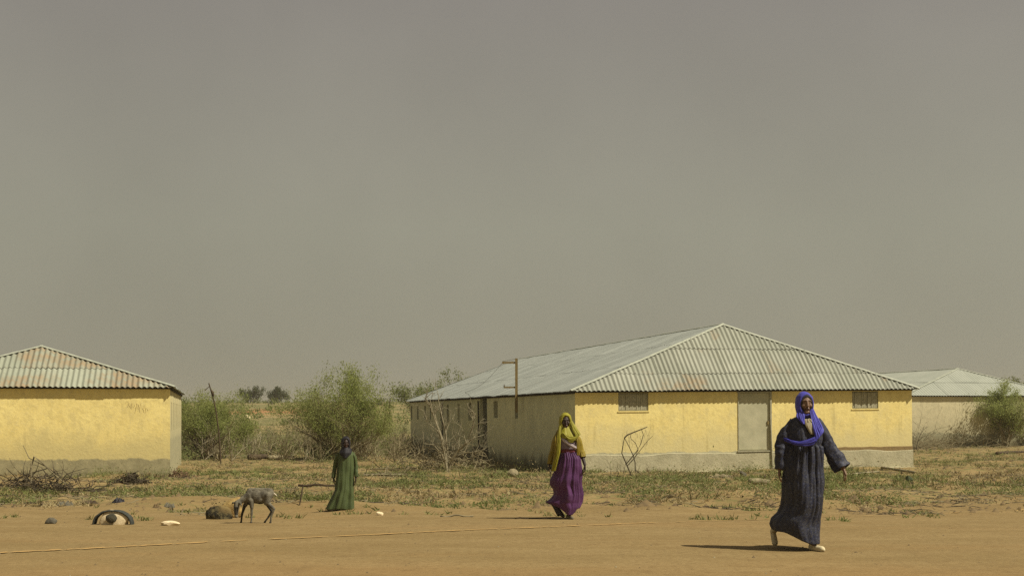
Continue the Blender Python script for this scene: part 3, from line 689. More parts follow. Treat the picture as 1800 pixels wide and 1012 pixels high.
# thin sapling in front of the sunlit facade
def sapling():
    p = at(1112, 838); m = pxm(p.y); root = empty('bare_sapling', p, 0, 'thin dark crooked sapling before the sunlit yellow facade', 'sapling')
    X = lambda px: (px-1112)*m; Z = lambda py: (838-py)*m
    def br(pts, r, nm='branch', mt='twig_dark'):
        b = MB(); b.tube([(X(a), q, Z(c)) for a, c, q in pts], [r*(1-.45*i/(len(pts)-1)) for i in range(len(pts))], 5); b.build(nm, M[mt], root)
    br([(1112,841,0), (1104,822,.02), (1098,808,.0), (1093,796,0), (1095,782,-.03), (1097.5,769,-.02)], .022, 'trunk')
    br([(1097.5,769,-.02), (1103,764,0), (1115,759,.02), (1128,754,.03), (1138,750,.05)], .024)
    br([(1117,828,.05), (1116.5,812,.04), (1113,800,.03), (1106,785,0), (1098,770,-.02)], .018)
    br([(1101,815,.02), (1110,804,.0), (1119,793,-.03), (1126,780,-.04), (1131,764,0), (1128,755,.03)], .016)
    br([(1103,818,.02), (1116,804,.03), (1122,790,.03), (1117,778,.02), (1109,771,0), (1108,764,0)], .014)
    br([(1114,806,.04), (1121,797,.06), (1132,783,.08), (1141,772,.1), (1148,766,.1)], .011)
    br([(1118,826,0), (1127,834,-.1), (1134,840,-.15)], .014); br([(1096,832,.1), (1100,815,.1), (1104,806,.1)], .009)
    for q in range(16):
        a = 1100+rnd.uniform(-8, 40); c = 770+rnd.uniform(-8, 20); l = rnd.uniform(10, 24); w = rnd.uniform(-.6, .6); d = rnd.uniform(-.1,.1)
        br([(a,c,d), (a+l*w*.5+rnd.uniform(-2,2), c-l*.5, d), (a+l*w, c-l, d)], .0045, 'twig', 'twig')
    tips = []; b = MB(); rg = random.Random(9)
    for i in range(26): grow(b, tips, Vector((rg.uniform(-.7,.7), rg.uniform(-.15,.2), 0)), Vector((rg.gauss(0,.4), rg.gauss(0,.2), 1)).normalized(), rg.uniform(.25,.5), .006, 1, rg, (1,3), .6, .25)
    b.build('basal_twigs', M['twig'], root)
sapling()
p = at(1608, 790, 55)
dead_tree('bare_sapling', 'dark bare sapling beside the right end of the big block', p, 2, [(.05,1,1.1,.8), (.25,1,.8,.5), (-.1,1,.7,.4)], 'twig_dark', 15, 3, .03)
p = at(1690, 790, 50)
brush_heap('brush_heap', 'grey dead twigs at the foot of the pale block', Vector((p.x-.8, 73.5, tz(p.x-.8, 73.5))), 8.0, 1.8, .75, 260, 'twig', 27, .011)

# crooked pole and posts
def pole(name, label, pts_px, r, mat, Y, extra=()):
    b0 = pts_px[0]; base = Vector(((b0[0]-900)/F*Y, Y, tz((b0[0]-900)/F*Y, Y))); m = pxm(Y)
    root = empty(name, base, 0, label, 'post'); b = MB()
    b.tube([(0,0,-.2)]+[((a-b0[0])*m, 0, (b0[1]-c)*m) for a, c in pts_px], [r]*2+[r*(1-.35*i/len(pts_px)) for i in range(1, len(pts_px))], 6); b.build('shaft', M[mat], root)
    for nm, q, rr in extra: b = MB(); b.tube([((a-b0[0])*m, d, (b0[1]-c)*m) for a, c, d in q], rr, 5); b.build(nm, M[mat], root)
p = at(388, 815)
pole('crooked_pole', 'tall thin crooked pole beside the green bush at the left block', [(388,816), (386,780), (384,755), (380,725), (376,705), (371,688), (367,674)], .035, 'wood_dark', p.y,
     (('knot', [(371,686,0),(374,690,-.05),(376,697,0)], [.03,.06,.03]), ('stub', [(368,680,0),(361,686,-.05),(360,687,-.05)], [.012,.02,.008]), ('prop', [(352,800,.1),(376,783,.05),(400,763,.1)], [.02,.025,.018])))
pole('fence_post', 'thin dark post standing behind the largest bush', [(685,745), (684.5,720), (685,690), (685.5,672)], .05, 'wood_dark', 100)
pole('fence_post', 'thin pale stake in the dead brush by the far corner of the big block', [(693,800), (692,780), (694,768)], .03, 'wood_grey', 64)

# logs and boards
def lump_mesh(name, rx, ry, rz, mat, seed, sub=3, amp=.25, fr=2.0, flat=True, facet=False):
    import bmesh
    prg = random.Random(seed*7+1); planes = [(Vector((prg.gauss(0,1), prg.gauss(0,1), prg.gauss(0,1))).normalized(), prg.uniform(.5,.85) if facet else prg.uniform(.62,.92)) for _ in range(14 if facet else 9 if flat else 3)]
    bm = bmesh.new(); bmesh.ops.create_icosphere(bm, subdivisions=sub, radius=1.0)
    for v in bm.verts:
        n = v.co.normalized(); a = noise.noise((n.x*fr+seed*3.1, n.y*fr, n.z*fr))*amp+noise.noise((n.x*fr*2.7, n.y*fr*2.7+seed, n.z*fr*2.7))*amp*.45
        q = n*(1+a)
        for pn, pd in planes:
            e_ = q.dot(pn)-pd
            if e_ > 0: q = q-pn*e_*.85
        v.co = Vector((q.x*rx, q.y*ry, max(q.z, -.35)*rz if flat else q.z*rz))
    me = bpy.data.meshes.new(name); bm.to_mesh(me); bm.free(); me.materials.append(mat)
    me.polygons.foreach_set('use_smooth', [not facet]*len(me.polygons)); return me
def rock(name, label, px, py, wpx, hpx, mat, seed, dp=.8, amp=.25, cat='stone', sub=3, rz=0, group=None):
    p = at(px, py); m = pxm(p.y); w = wpx*m/2; h = hpx*m
    me = lump_mesh(name, w*1.2, w*dp*1.2, h/1.05, M[mat], seed, sub, amp, 3.2, True, True)
    o = obj(name, me, None, p+Vector((0, w*dp*.5, h*.28)), (0, 0, rz)); return tag(o, label, cat, group)
rock('stone', 'small flat white stone on the road right of the half-buried tyre', 299, 923, 27, 9, 'stone_white', 3, .7, .22)
rock('stone', 'small dark grey stone on the road at far left', 88, 920, 20, 10, 'stone_grey', 4, .7)
rock('stone', 'small pale stone just right of the girl in green', 667, 905, 13, 6, 'stone_white', 5, .7)
brush_heap('brush_heap', 'small dark bundle of dead twigs in front of the left yellow block wall', at(231, 849), .70, .45, .42, 240, 'twig_dark', 62, .013)
brush_heap('brush_heap', 'rusty brown tangle of brush at the right corner of the left yellow block', at(313, 839), .62, .4, .40, 150, 'twig_rust', 61, .011)
rock('stone', 'pale brown stone lying by the shaded wall of the big block', 902, 838, 20, 13, 'wood_grey', 8, .6, .35)
def crumple(name, label, px, py, wpx, hpx, mat, seed, dp=.7):
    p = at(px, py); m = pxm(p.y); w = wpx*m; h = hpx*m; V = []; Fc = []; n, k_ = 15, 10
    for i in range(n):
        for j in range(k_):
            u, v = i/(n-1)-.5, j/(k_-1)-.5; e_ = max(0, 1-(u*u+v*v)*3.4)
            z = h*min(1, e_*1.8)*(.18+1.1*abs(noise.noise((u*4.5+seed, v*4.5, seed)))+.5*abs(noise.noise((u*10, v*10+seed, 2))))
            V.append((u*w*(1+.25*noise.noise((v*4, seed, 1))), v*w*dp*(1+.25*noise.noise((u*4, seed, 5)))+.3*z, max(.004, z*.85)))
    for i in range(n-1):
        for j in range(k_-1): a = i*k_+j; Fc.append((a, a+k_, a+k_+1, a+1))
    o = obj(name, mesh_from(name, V, Fc, M[mat]), None, p+Vector((0, w*dp*.4, -.004)), (0, 0, rnd.uniform(-.3, .3)))
    md = o.modifiers.new('t', 'SOLIDIFY'); md.thickness = .006; return tag(o, label, 'litter')
crumple('rubbish_heap', 'black scrap lying in the dry grass above the tyre', 207, 883, 22, 12, 'black_cloth', 9)
crumple('rubbish_heap', 'grey rag heap at the road edge left of the tyre', 112, 889, 30, 10, 'cloth_litter', 10)
crumple('rubbish_heap', 'crumpled grey sheet at the road edge right of the tyre', 296, 892, 22, 13, 'cloth_litter', 11)
crumple('rubbish_heap', 'brown crumpled scrap beside the crumpled grey sheet', 274, 893, 16, 12, 'stone_brown', 12)
crumple('rubbish_heap', 'long dark crumpled scrap between the rag heap and the black scrap', 152, 884, 34, 8, 'wood_dark', 13)
rock('stone', 'white block lying far off below the red bank', 433, 739, 13, 11, 'stone_white', 14, .7, .15)
rock('stone', 'dark pointed stone at the foot of the yellow facade', 1306, 838, 13, 11, 'stone_grey', 15, .6, .35)
rock('stone', 'dark green clod in the weeds below the right window', 1599, 846, 14, 10, 'leaf_dark', 16, .7, .4)
def log(name, label, A, B, r, mat, lift=0.0, bend=.03, cat='log', rB=None, seed=0, props=()):
    a, b = at(*A), at(*B); root = empty(name, a, 0, label, cat); mb = MB(); n = 7; pts = []; rad = []
    for i in range(n+1):
        t_ = i/n; q = a.lerp(b, t_)-a; q.z += r+lift+bend*noise.noise((t_*3+seed, seed, 0)); q.y += bend*noise.noise((t_*3, seed, 5)); pts.append(q); rad.append((r+((rB or r*.8)-r)*t_)*(1+.15*noise.noise((t_*7, seed, 9))))
    mb.tube(pts, rad, 8); mb.build('trunk', M[mat], root, True)
    for q, rr in props: mb = MB(); mb.tube(q, rr, 6); mb.build('prop', M[mat], root)
    return root
log('log', 'thick short log lying before the yellow facade near the door', (1317,851), (1352,853), .085, 'wood_grey', seed=1)
log('log', 'dark log lying in the dead brush between the blocks', (438,808), (468,807), .13, 'wood_dark', seed=2)
log('log', 'thinner grey log continuing the line of the dark log', (472,808), (515,807), .10, 'wood_grey', seed=3)
p = at(527, 890); m = pxm(p.y)
log('branch_rail', 'dark branch propped on a stick left of the girl in green', (524,884), (592,884), .022, 'wood_dark', lift=.30, seed=4, props=(([(.04,-.12,-.05),(.07,-.06,.14),(.09,0,.34)], [.012,.014,.012]),))
log('board', 'pale board lying along the foot of the big block at its right end', (1478,836), (1545,830), .03, 'bark_pale', seed=5, cat='board')
log('board', 'pale pole slanting at the right corner of the big block', (1550,824), (1608,832), .045, 'bark_pale', seed=6, cat='board')
log('branch', 'dark branch on the road edge left of the woman in purple', (774,908), (832,908), .014, 'wood_grey', seed=7, cat='branch')
log('branch', 'thin dark stick beside the feet of the woman in purple', (905,912), (968,911), .008, 'wood_dark', seed=8, cat='branch')
log('branch', 'thin dark stick lying in the grass left of the woman in purple', (820,868), (975,868), .014, 'wood_dark', seed=9, cat='branch')
log('branch', 'thin stick on the ground behind the hand of the woman in blue', (1448,836), (1492,836), .014, 'wood_dark', seed=10, cat='branch')
log('branch', 'dark log in the weeds before the pale block', (1752,799), (1800,796), .07, 'wood_dark', seed=11, cat='branch')
crumple('clod_heap', 'tan clods along the plinth left of the grey door', 1268, 839, 58, 9, 'wood_grey', 18, .3)

# scattered small stuff nobody could count
def zone_points(n, x0, x1, y0, y1, seed, thr=0.0, sc=.45, bias=1.0, wob=0.0):
    rg = np.random.default_rng(seed); Y = y0*(y1/y0)**(rg.random(n)**bias); X = rg.uniform(x0, x1, n)*Y
    keep = np.array([noise.noise((x*sc, y*sc, seed*1.3)) > thr+(wob*max(0.0, min(1.0, (29.5+4*noise.noise((x*.22, 3, 1))+2*noise.noise((x*.8, 5, 1))-y)/7.0)) if wob else 0) for x, y in zip(X, Y)])
    X, Y = X[keep], Y[keep]
    bx = (X-MX)*ex+(Y-MY)*ey; by = -(X-MX)*ey+(Y-MY)*ex
    out = ~((bx > -.1) & (bx < MW+.1) & (by > -.05) & (by < ML))
    bx = (X-LX)*lex+(Y-LY)*ley; by = -(X-LX)*ley+(Y-LY)*lex
    out &= ~((bx > -.1) & (bx < LW+.1) & (by > -.05) & (by < 15.5))
    X, Y = X[out], Y[out]
    return np.stack([X, Y, terrain(X, Y)], 1)
def tufts(name, label, pts, nb, h, w, mat, seed, lean=.5):
    rg = np.random.default_rng(seed); P = np.repeat(pts, nb, 0); n = len(P)
    P = P+np.concatenate([rg.normal(0, .035, (n, 2)), np.full((n, 1), -.01)], 1)
    d = rg.normal(0, 1, (n, 3))*lean; d[:, 2] = 1; d /= np.linalg.norm(d, axis=1, keepdims=True)
    L = h*rg.uniform(.4, 1.3, (n, 1)); s = np.cross(d, rg.normal(0, 1, (n, 3))); s /= np.linalg.norm(s, axis=1, keepdims=True)
    mid = P+d*L*.55+s*0; tip = P+d*L+rg.normal(0, .25, (n, 3))*L*np.array([1, 1, .5])
    V = np.stack([P-s*w*.5, P+s*w*.5, mid+s*w*.4, tip, mid-s*w*.4], 1).reshape(-1, 3); b = np.arange(n)[:, None]*5
    Fc = b+np.arange(5)[None]
    o = obj(name, mesh_from(name, V, Fc, M[mat])); return tag(o, label, 'grass', kind='stuff')
def twigs(name, label, pts, L, r, mat, seed, flat=.15):
    rg = np.random.default_rng(seed); n = len(pts); a = rg.uniform(0, 2*np.pi, n)
    d = np.stack([np.cos(a), np.sin(a), rg.normal(0, flat, n)], 1); l = L*rg.uniform(.3, 1.3, (n, 1)); c = pts+np.array([0, 0, r])+np.abs(rg.normal(0, .02, (n, 1)))*np.array([0,0,1])
    s = np.stack([-d[:, 1], d[:, 0], np.zeros(n)], 1); u = np.array([[0, 0, 1.0]]); rr = r*rg.uniform(.5, 1.5, (n, 1))
    m_ = c+s*l*rg.normal(0, .12, (n, 1)); A = c-d*l*.5; B = c+d*l*.5
    ring = lambda q, k_: [q+s*rr*k_, q+u*rr*1.7*k_, q-s*rr*k_]
    V = np.stack(ring(A, 1)+ring(m_, .9)+ring(B, .4), 1).reshape(-1, 3); b = np.arange(n)[:, None]*9
    Fc = np.concatenate([b+np.array([[i, j, j+3, i+3]]) for i, j in ((0,1),(1,2),(2,0),(3,4),(4,5),(5,3))])
    o = obj(name, mesh_from(name, V, Fc, M[mat])); return tag(o, label, 'twigs', kind='stuff')
def pebbles(name, label, pts, r, mat, seed):
    rg = np.random.default_rng(seed); n = len(pts); base = np.array([(1,0,0),(.3,.95,0),(-.8,.6,0),(-.8,-.6,0),(.3,-.95,0),(.1,.05,.9)], float)
    s = r*rg.lognormal(0, .5, (n, 1, 1)); V = pts[:, None, :]+base[None]*s*rg.uniform(.6, 1.3, (n, 6, 3))-np.array([0,0,.003]); V = V.reshape(-1, 3)
    b = np.arange(n)[:, None]*6; Fc = np.concatenate([b+np.array([[i, (i+1) % 5, 5]]) for i in range(5)])
    o = obj(name, mesh_from(name, V, Fc, M[mat])); return tag(o, label, 'pebbles', kind='stuff')
tufts('grass', 'low green weeds creeping over the waste ground', zone_points(34000, -.42, .42, 22.5, 75, 1, .17, .26, wob=.75), 6, .15, .016, 'grass', 1, .9)
tufts('grass', 'thicker weeds along the foot of the walls', zone_points(11000, -.10, .24, 34, 46, 2, .12, .6), 6, .13, .02, 'grass', 2, .8)
tufts('dry_grass', 'straw coloured dry grass over the waste ground', zone_points(22000, -.42, .42, 22.5, 85, 3, .12, .3, wob=.75), 5, .16, .014, 'straw', 3, 1.1)
tufts('grass', 'scattered green sprigs along the road edge', zone_points(900, -.40, .30, 20.5, 27, 4, .25, .8), 9, .09, .016, 'grass', 4, .7)
twigs('twig_litter', 'dark dead twigs littering the waste ground', zone_points(7000, -.42, .42, 22.5, 75, 5, -.05, .5, wob=.7), .30, .007, 'twig_dark', 5)
twigs('twig_litter', 'pale dead twigs littering the waste ground', zone_points(9000, -.42, .42, 22.5, 80, 6, -.1, .5, wob=.7), .28, .008, 'twig', 6)
pebbles('gravel', 'brown pebbles strewn over the road', zone_points(2600, -.45, .45, 12, 30, 7, -1, .5), .007, 'stone_brown', 7)
pebbles('gravel', 'pale pebbles strewn over road and waste ground', zone_points(260, -.45, .45, 12, 60, 8, -1, .5), .006, 'wood_grey', 8)
pebbles('clods', 'earth clods over the waste ground', zone_points(6000, -.42, .42, 23.5, 70, 9, -.1, .6), .035, 'stone_brown', 9)
def weeds(name, label, pts, nl, size, rad, mat, seed):
    rg = np.random.default_rng(seed); r_ = rad*rg.lognormal(0, .45, len(pts)); P = np.repeat(pts, nl, 0); rr = np.repeat(r_, nl)[:, None]
    q = rg.normal(0, .5, (len(P), 3)); q[:, 2] = np.abs(q[:, 2])*.8
    V, Fc = leaves(P+q*rr, size, .4, rg, .01, .4); o = obj(name, mesh_from(name, V, Fc, M[mat])); return tag(o, label, 'weeds', kind='stuff')
weeds('weeds', 'leafy green weed clumps over the waste ground', zone_points(2600, -.42, .42, 22.5, 62, 25, .15, .26, wob=.75), 60, .05, .26, 'leaf_dull', 25)
weeds('weeds', 'dark withered weed clumps over the waste ground', zone_points(900, -.42, .42, 22.5, 62, 26, .08, .4, wob=.7), 40, .045, .18, 'twig_dark', 26)
weeds('weeds', 'pale dry leaf litter over the waste ground', zone_points(1500, -.42, .42, 22.5, 62, 28, .05, .5, wob=.75), 30, .05, .25, 'straw', 28)
# dead scrub filling the gap between the blocks, and far scrub to the horizon
def scrub(name, label, pts, H, nper, size, mat, seed, twig=False):
    rg = np.random.default_rng(seed); hh = H*rg.uniform(.4, 1.3, len(pts)); P = np.repeat(pts, nper, 0); hr = np.repeat(hh, nper)
    n = len(P); q = rg.normal(0, .42, (n, 3)); c = P+np.stack([q[:, 0]*hr, q[:, 1]*hr, np.abs(q[:, 2]+.45)*hr], 1)
    V, Fc = leaves(c, size, .4 if not twig else .06, rg, .02, .6)
    o = obj(name, mesh_from(name, V, Fc, M[mat])); return tag(o, label, 'scrub', kind='stuff')
def deadwood(name, label, pts, H, seed, mat):
    rg = random.Random(seed); mb = MB(); tips = []
    for p_ in pts:
        for i in range(rg.randint(3, 6)):
            grow(mb, tips, Vector(p_), Vector((rg.gauss(0,.5), rg.gauss(0,.5), 1)).normalized(), H*rg.uniform(.3,.7), .02, 2, rg, (2,3), .6, .22, .05)
    o = mb.build(name, M[mat]); return tag(o, label, 'scrub', kind='stuff')
deadwood('dead_scrub', 'grey leafless scrub filling the gap between the yellow blocks', zone_points(260, -.245, -.065, 61, 95, 15, -.25, .3), 1.45, 15, 'twig')
deadwood('dead_scrub', 'pale leafless branches standing in the gap scrub', zone_points(14, -.235, -.10, 62, 72, 16, -.3, .3), 2.3, 16, 'bark_pale')
scrub('green_scrub', 'green undergrowth in the gap between the yellow blocks', zone_points(520, -.25, -.06, 63, 115, 17, -.15, .15), .85, 90, .10, 'leaf_dull', 17)
scrub('far_scrub', 'scrub covering the far plain up to the horizon', zone_points(1500, -.42, .42, 120, 420, 18, .0, .05), .7, 40, .28, 'leaf_dull', 18)
scrub('far_scrub', 'dark scrub dotting the far plain', zone_points(420, -.42, .42, 170, 500, 19, .05, .05), .9, 40, .3, 'leaf_dark', 19)

# faint scrawl on the left yellow block, high up near its right end
sm_ = MB(); zt0 = CAMZ+(HZ-701)/F*42.4-LZ; u0_ = LW-(300-226)/F*43.0
for i in range(15):
    u = u0_+i*.042+rnd.uniform(-.012,.012); z = zt0-.10*(i/15)-rnd.uniform(.05,.2); h_ = rnd.uniform(.06,.2)
    sm_.tube([(u, -.002, z), (u+rnd.uniform(-.02,.03), -.002, z-h_*.5), (u+rnd.uniform(-.03,.03), -.002, z-h_)], .006, 4)
sm_.build('scrawl', simple('charcoal_scrawl', (.56,.45,.19), (.46,.37,.16), 30), left)

# ------------------------------------------------------------------ tyre, dark block, yellow boulder
def tyre():
    p = at(197, 921.5); m = pxm(p.y); rx, rz = 36*m, 26*m
    root = empty('half_tyre', p+Vector((0, .06, 0)), 0, 'worn half tyre standing in the road as an arch round a white stone', 'tyre')
    V = []; Fc = []; n = 44; sec = [(-.075,.012), (-.075,.03), (-.055,.042), (0,.046), (.055,.042), (.075,.03), (.075,.012), (.065,.014), (.05,.028), (0,.034), (-.05,.028), (-.065,.014)]; k_ = len(sec)
    for i in range(n+1):
        a = math.pi*(1.06-1.12*i/n); wob = 1+.03*noise.noise((i*.3, 1, 4))
        c = Vector((math.cos(a)*(rx-.045)*wob, 0, math.sin(a)*(rz-.028)*wob)); o = Vector((math.cos(a), 0, math.sin(a)*1.2)).normalized()
        for y, r in sec: V.append(tuple(c+o*(r if r > .025 else r)*(.55+.45*abs(math.cos(a)))*(1+.1*noise.noise((i*.6, y*9, 2)))+Vector((0, y, 0))))
    for i in range(n):
        for j in range(k_): a = i*k_+j; b = i*k_+(j+1) % k_; Fc.append((a, b, b+k_, a+k_))
    obj('casing', mesh_from('casing', V, Fc, M['rubber'], True), root)
    me = lump_mesh('white_boulder', rx*.84, .07, rz*.82, M['stone_white'], 21, 4, .07, 2.5)
    tag(obj('white_boulder', me, None, p+Vector((.005, .045, .035))), 'white washed stone filling the half tyre arch', 'stone')
    me = lump_mesh('dark_stone', .078, .035, .072, M['stone_dark'], 22, 3, .12, 1.5, False)
    tag(obj('dark_stone', me, None, p+Vector((.005, -.062, .095)), (0, .3, 0)), 'round black stone leaning against the white stone in the tyre', 'stone')
tyre()
def block_and_boulder():
    t = NT('dark_low_stone', .95, .15); v = t.co(); x, z = t.axis(v, 0), t.axis(v, 2)
    n1 = t.noise(v, 6, 6, .65); n2 = t.noise(v, 20, 5, .65)
    c = t.mix(t.ss(n1, .35, .65), (.20,.145,.055), (.12,.085,.035))
    c = t.mix(t.math('MULTIPLY', t.ss(n2, .5, .7), .6), c, (.14,.09,.04))
    d = t.math('ADD', t.math('ADD', z, t.math('MULTIPLY', x, .45)), t.math('MULTIPLY', t.math('SUBTRACT', n1, .5), .30))
    c = t.mix(t.ss(d, .16, .06), c, t.mix(t.ss(n2, .4, .65), (.018,.016,.011), (.11,.09,.04)))  # darker towards the bottom and left, edge broken by noise
    t.bump(t.noise(v, 14, 6, .7), .7, .03); mat = t.out(c)
    p = at(380, 912); me = lump_mesh('dark_block', .20, .13, .145, mat, 31, 4, .10, 2.2)
    for v_ in me.vertices:
        if v_.co.z < -.02: v_.co.z -= .03
    tag(obj('dark_block', me, None, p+Vector((.02, .10, .065))), 'dark stone block lying before the yellow-brown boulder', 'stone')
    p = at(396, 910); me = lump_mesh('yellow_boulder', .26, .15, .19, M['ochre'], 37, 4, .12, 2.0)
    for v_ in me.vertices:
        q = v_.co; q.z += .05+.55*q.x*max(0, (q.z+.06)/.23); q.x = min(q.x, .19+.02*math.sin(q.z*40))
    tag(obj('yellow_boulder', me, None, p+Vector((.0, .29, .015))), 'yellow-brown wedge-shaped boulder at the goat kid\'s muzzle', 'boulder')
block_and_boulder()

# ------------------------------------------------------------------ bodies
def cap_mesh(V, Fc, a, ra, b, rb, n=14):
    a, b = Vector(a), Vector(b); d = b-a; L = d.length
    if L < 1e-6: d = Vector((0,0,1))
    d.normalize(); s = d.cross(Vector((0,0,1)) if abs(d.z) < .9 else Vector((1,0,0))).normalized(); t = d.cross(s)
    base = len(V); rings = []
    for k_ in range(5): w = math.pi/2*(1-k_/4.0); rings.append((a-d*ra*math.sin(w), ra*math.cos(w)))
    for k_ in range(5): w = math.pi/2*k_/4.0; rings.append((b+d*rb*math.sin(w), rb*math.cos(w)))
    for c, r in rings:
        r = max(r, 1e-4)
        for i in range(n): w = 2*math.pi*i/n; V.append(tuple(c+s*(r*math.cos(w))+t*(r*math.sin(w))))
    m = len(rings)
    for j in range(m-1):
        for i in range(n): q = base+j*n+i; q2 = base+j*n+(i+1) % n; Fc.append((q, q2, q2+n, q+n))
    Fc.append(tuple(base+i for i in reversed(range(n)))); Fc.append(tuple(base+(m-1)*n+i for i in range(n)))
def ell_mesh(V, Fc, c, r, rot=None, n=16):
    base = len(V); m = 10; c = Vector(c); Rm = rot or Matrix.Identity(3)
    for j in range(m+1):
        w = math.pi*j/m; sw = max(math.sin(w), 1e-3)
        for i in range(n): a = 2*math.pi*i/n; V.append(tuple(c+Rm @ Vector((r[0]*sw*math.cos(a), r[1]*sw*math.sin(a), r[2]*math.cos(w)))))
    for j in range(m):
        for i in range(n): q = base+j*n+i; q2 = base+j*n+(i+1) % n; Fc.append((q, q+n, q2+n, q2))
    Fc.append(tuple(base+i for i in range(n))); Fc.append(tuple(base+m*n+i for i in reversed(range(n))))
def fuse(name, parts, voxel, mats, smooth=4, paint=None):
    """melt overlapping tapered limbs into one continuous skin"""
    V = []; Fc = []
    for q in parts:
        if q[0] == 'c': cap_mesh(V, Fc, *q[1:])
        else: ell_mesh(V, Fc, *q[1:])
    me = mesh_from(name+'_cage', V, Fc); o = bpy.data.objects.new(name+'_cage', me); COL.objects.link(o)
    md = o.modifiers.new('r', 'REMESH'); md.mode = 'VOXEL'; md.voxel_size = voxel
    sm = o.modifiers.new('s', 'SMOOTH'); sm.iterations = smooth; sm.factor = .5
    dg = bpy.context.evaluated_depsgraph_get(); dg.update(); out = bpy.data.meshes.new_from_object(o.evaluated_get(dg))
    bpy.data.objects.remove(o); bpy.data.meshes.remove(me); out.name = name; out.materials.clear()
    for m_ in mats: out.materials.append(m_)
    if paint:
        for pl in out.polygons: pl.material_index = paint(pl.center)
    out.polygons.foreach_set('use_smooth', [True]*len(out.polygons)); return out
def C(a, ra, b, rb): return ('c', a, ra, b, rb)
def rotm(yaw, pitch, roll=0.0): return (Matrix.Rotation(yaw, 3, 'Z') @ Matrix.Rotation(roll, 3, 'Y') @ Matrix.Rotation(pitch, 3, 'X'))
def head_parts(c, s, Rm):
    c = Vector(c); T = lambda x, y, z: c+Rm @ (Vector((x, y, z))*s); P = []
    E = lambda p, r, e=None: P.append(('e', T(*p), tuple(q*s for q in r), Rm if e is None else Rm @ e))
    E((0,.012,.035), (.074,.094,.092)); E((0,-.028,-.045), (.054,.056,.070)); E((0,-.030,.005), (.066,.060,.085))
    P.append(C(T(-.012,-.066,-.098), .020*s, T(.012,-.066,-.098), .020*s))
    for q in (-1, 1):
        E((q*.040,-.058,-.022), (.026,.026,.026)); P.append(C(T(q*.012,-.084,.034), .011*s, T(q*.044,-.074,.032), .011*s))
        E((q*.013,-.100,-.030), (.010,.010,.008)); E((q*.076,.012,-.005), (.010,.020,.032)); P.append(C(T(q*.05,-.01,-.06), .022*s, T(q*.02,-.055,-.092), .02*s))
    for q in (-1, 1): P.append(C(T(q*.019,-.0745,.0185), .0062*s, T(q*.040,-.071,.0175), .0058*s)); P.append(C(T(q*.019,-.0735,.0005), .005*s, T(q*.040,-.070,.0015), .005*s))
    P.append(C(T(0,-.086,.028), .008*s, T(0,-.104,-.026), .0125*s))
    P.append(C(T(-.020,-.086,-.056), .0065*s, T(.020,-.086,-.056), .0065*s)); P.append(C(T(0,-.091,-.055), .0075*s, T(0,-.091,-.055), .0075*s))
    P.append(C(T(-.016,-.085,-.068), .0075*s, T(.016,-.085,-.068), .0075*s))
    return P, T
def hand_parts(w, d, n, s, side, curl=.5):
    """w wrist, d direction of the fingers, n normal of the back of the hand; side +1 puts the thumb on d x n"""
    w = Vector(w); d = Vector(d).normalized(); n = Vector(n); n = (n-d*n.dot(d)).normalized(); u = d.cross(n)*side; P = []
    for i, (o, L, r) in enumerate(((.030, .072, .0088), (.010, .080, .0092), (-.010, .074, .0088), (-.028, .058, .0078))):
        k_ = w+d*.088*s+u*o*s-n*.002; P.append(C(w+u*o*.55*s+d*.01*s, .014*s, k_, .0115*s))
        q = k_; dd = d.copy(); c_ = curl*(1+.18*i)
        for j, f in enumerate((.44, .31, .25)):
            dd = (Matrix.Rotation(-c_*(.55 if j == 0 else .75)*side, 3, u) @ dd); e_ = q+dd*L*f*s; P.append(C(q, r*s*(1-.1*j), e_, r*s*(.92-.12*j))); q = e_
    P.append(('e', tuple(w+d*.05*s), (.034*s, .016*s, .048*s), Matrix((u, n, d)).transposed()))
    q = w+d*.022*s+u*.026*s; dd = (d*.72+u*.66-n*.25).normalized()
    for f, r in ((.040, .0115), (.030, .0098), (.024, .0088)): e_ = q+dd*f*s; P.append(C(q, r*s*1.05, e_, r*s)); q = e_; dd = (dd+d*.35-n*.12).normalized()
    return P
def loft(name, rings, mat, parent, close=True, thick=.006, sub=1):
    V = []; Fc = []; k_ = len(rings[0])
    for r in rings: V += [tuple(q) for q in r]
    for i in range(len(rings)-1):
        for j in range(k_ if close else k_-1): a = i*k_+j; b = i*k_+(j+1) % k_; Fc.append((a, b, b+k_, a+k_))
    o = obj(name, mesh_from(name, V, Fc, mat, True), parent)
    if thick: md = o.modifiers.new('t', 'SOLIDIFY'); md.thickness = thick; md.offset = -1
    return o
def lerp_tab(tab, z):
    """rows (z, xl, xr, yf, yb, fold), top to bottom"""
    zs = [r[0] for r in tab][::-1]
    return [float(np.interp(z, zs, [r[i] for r in tab][::-1])) for i in range(1, 6)]
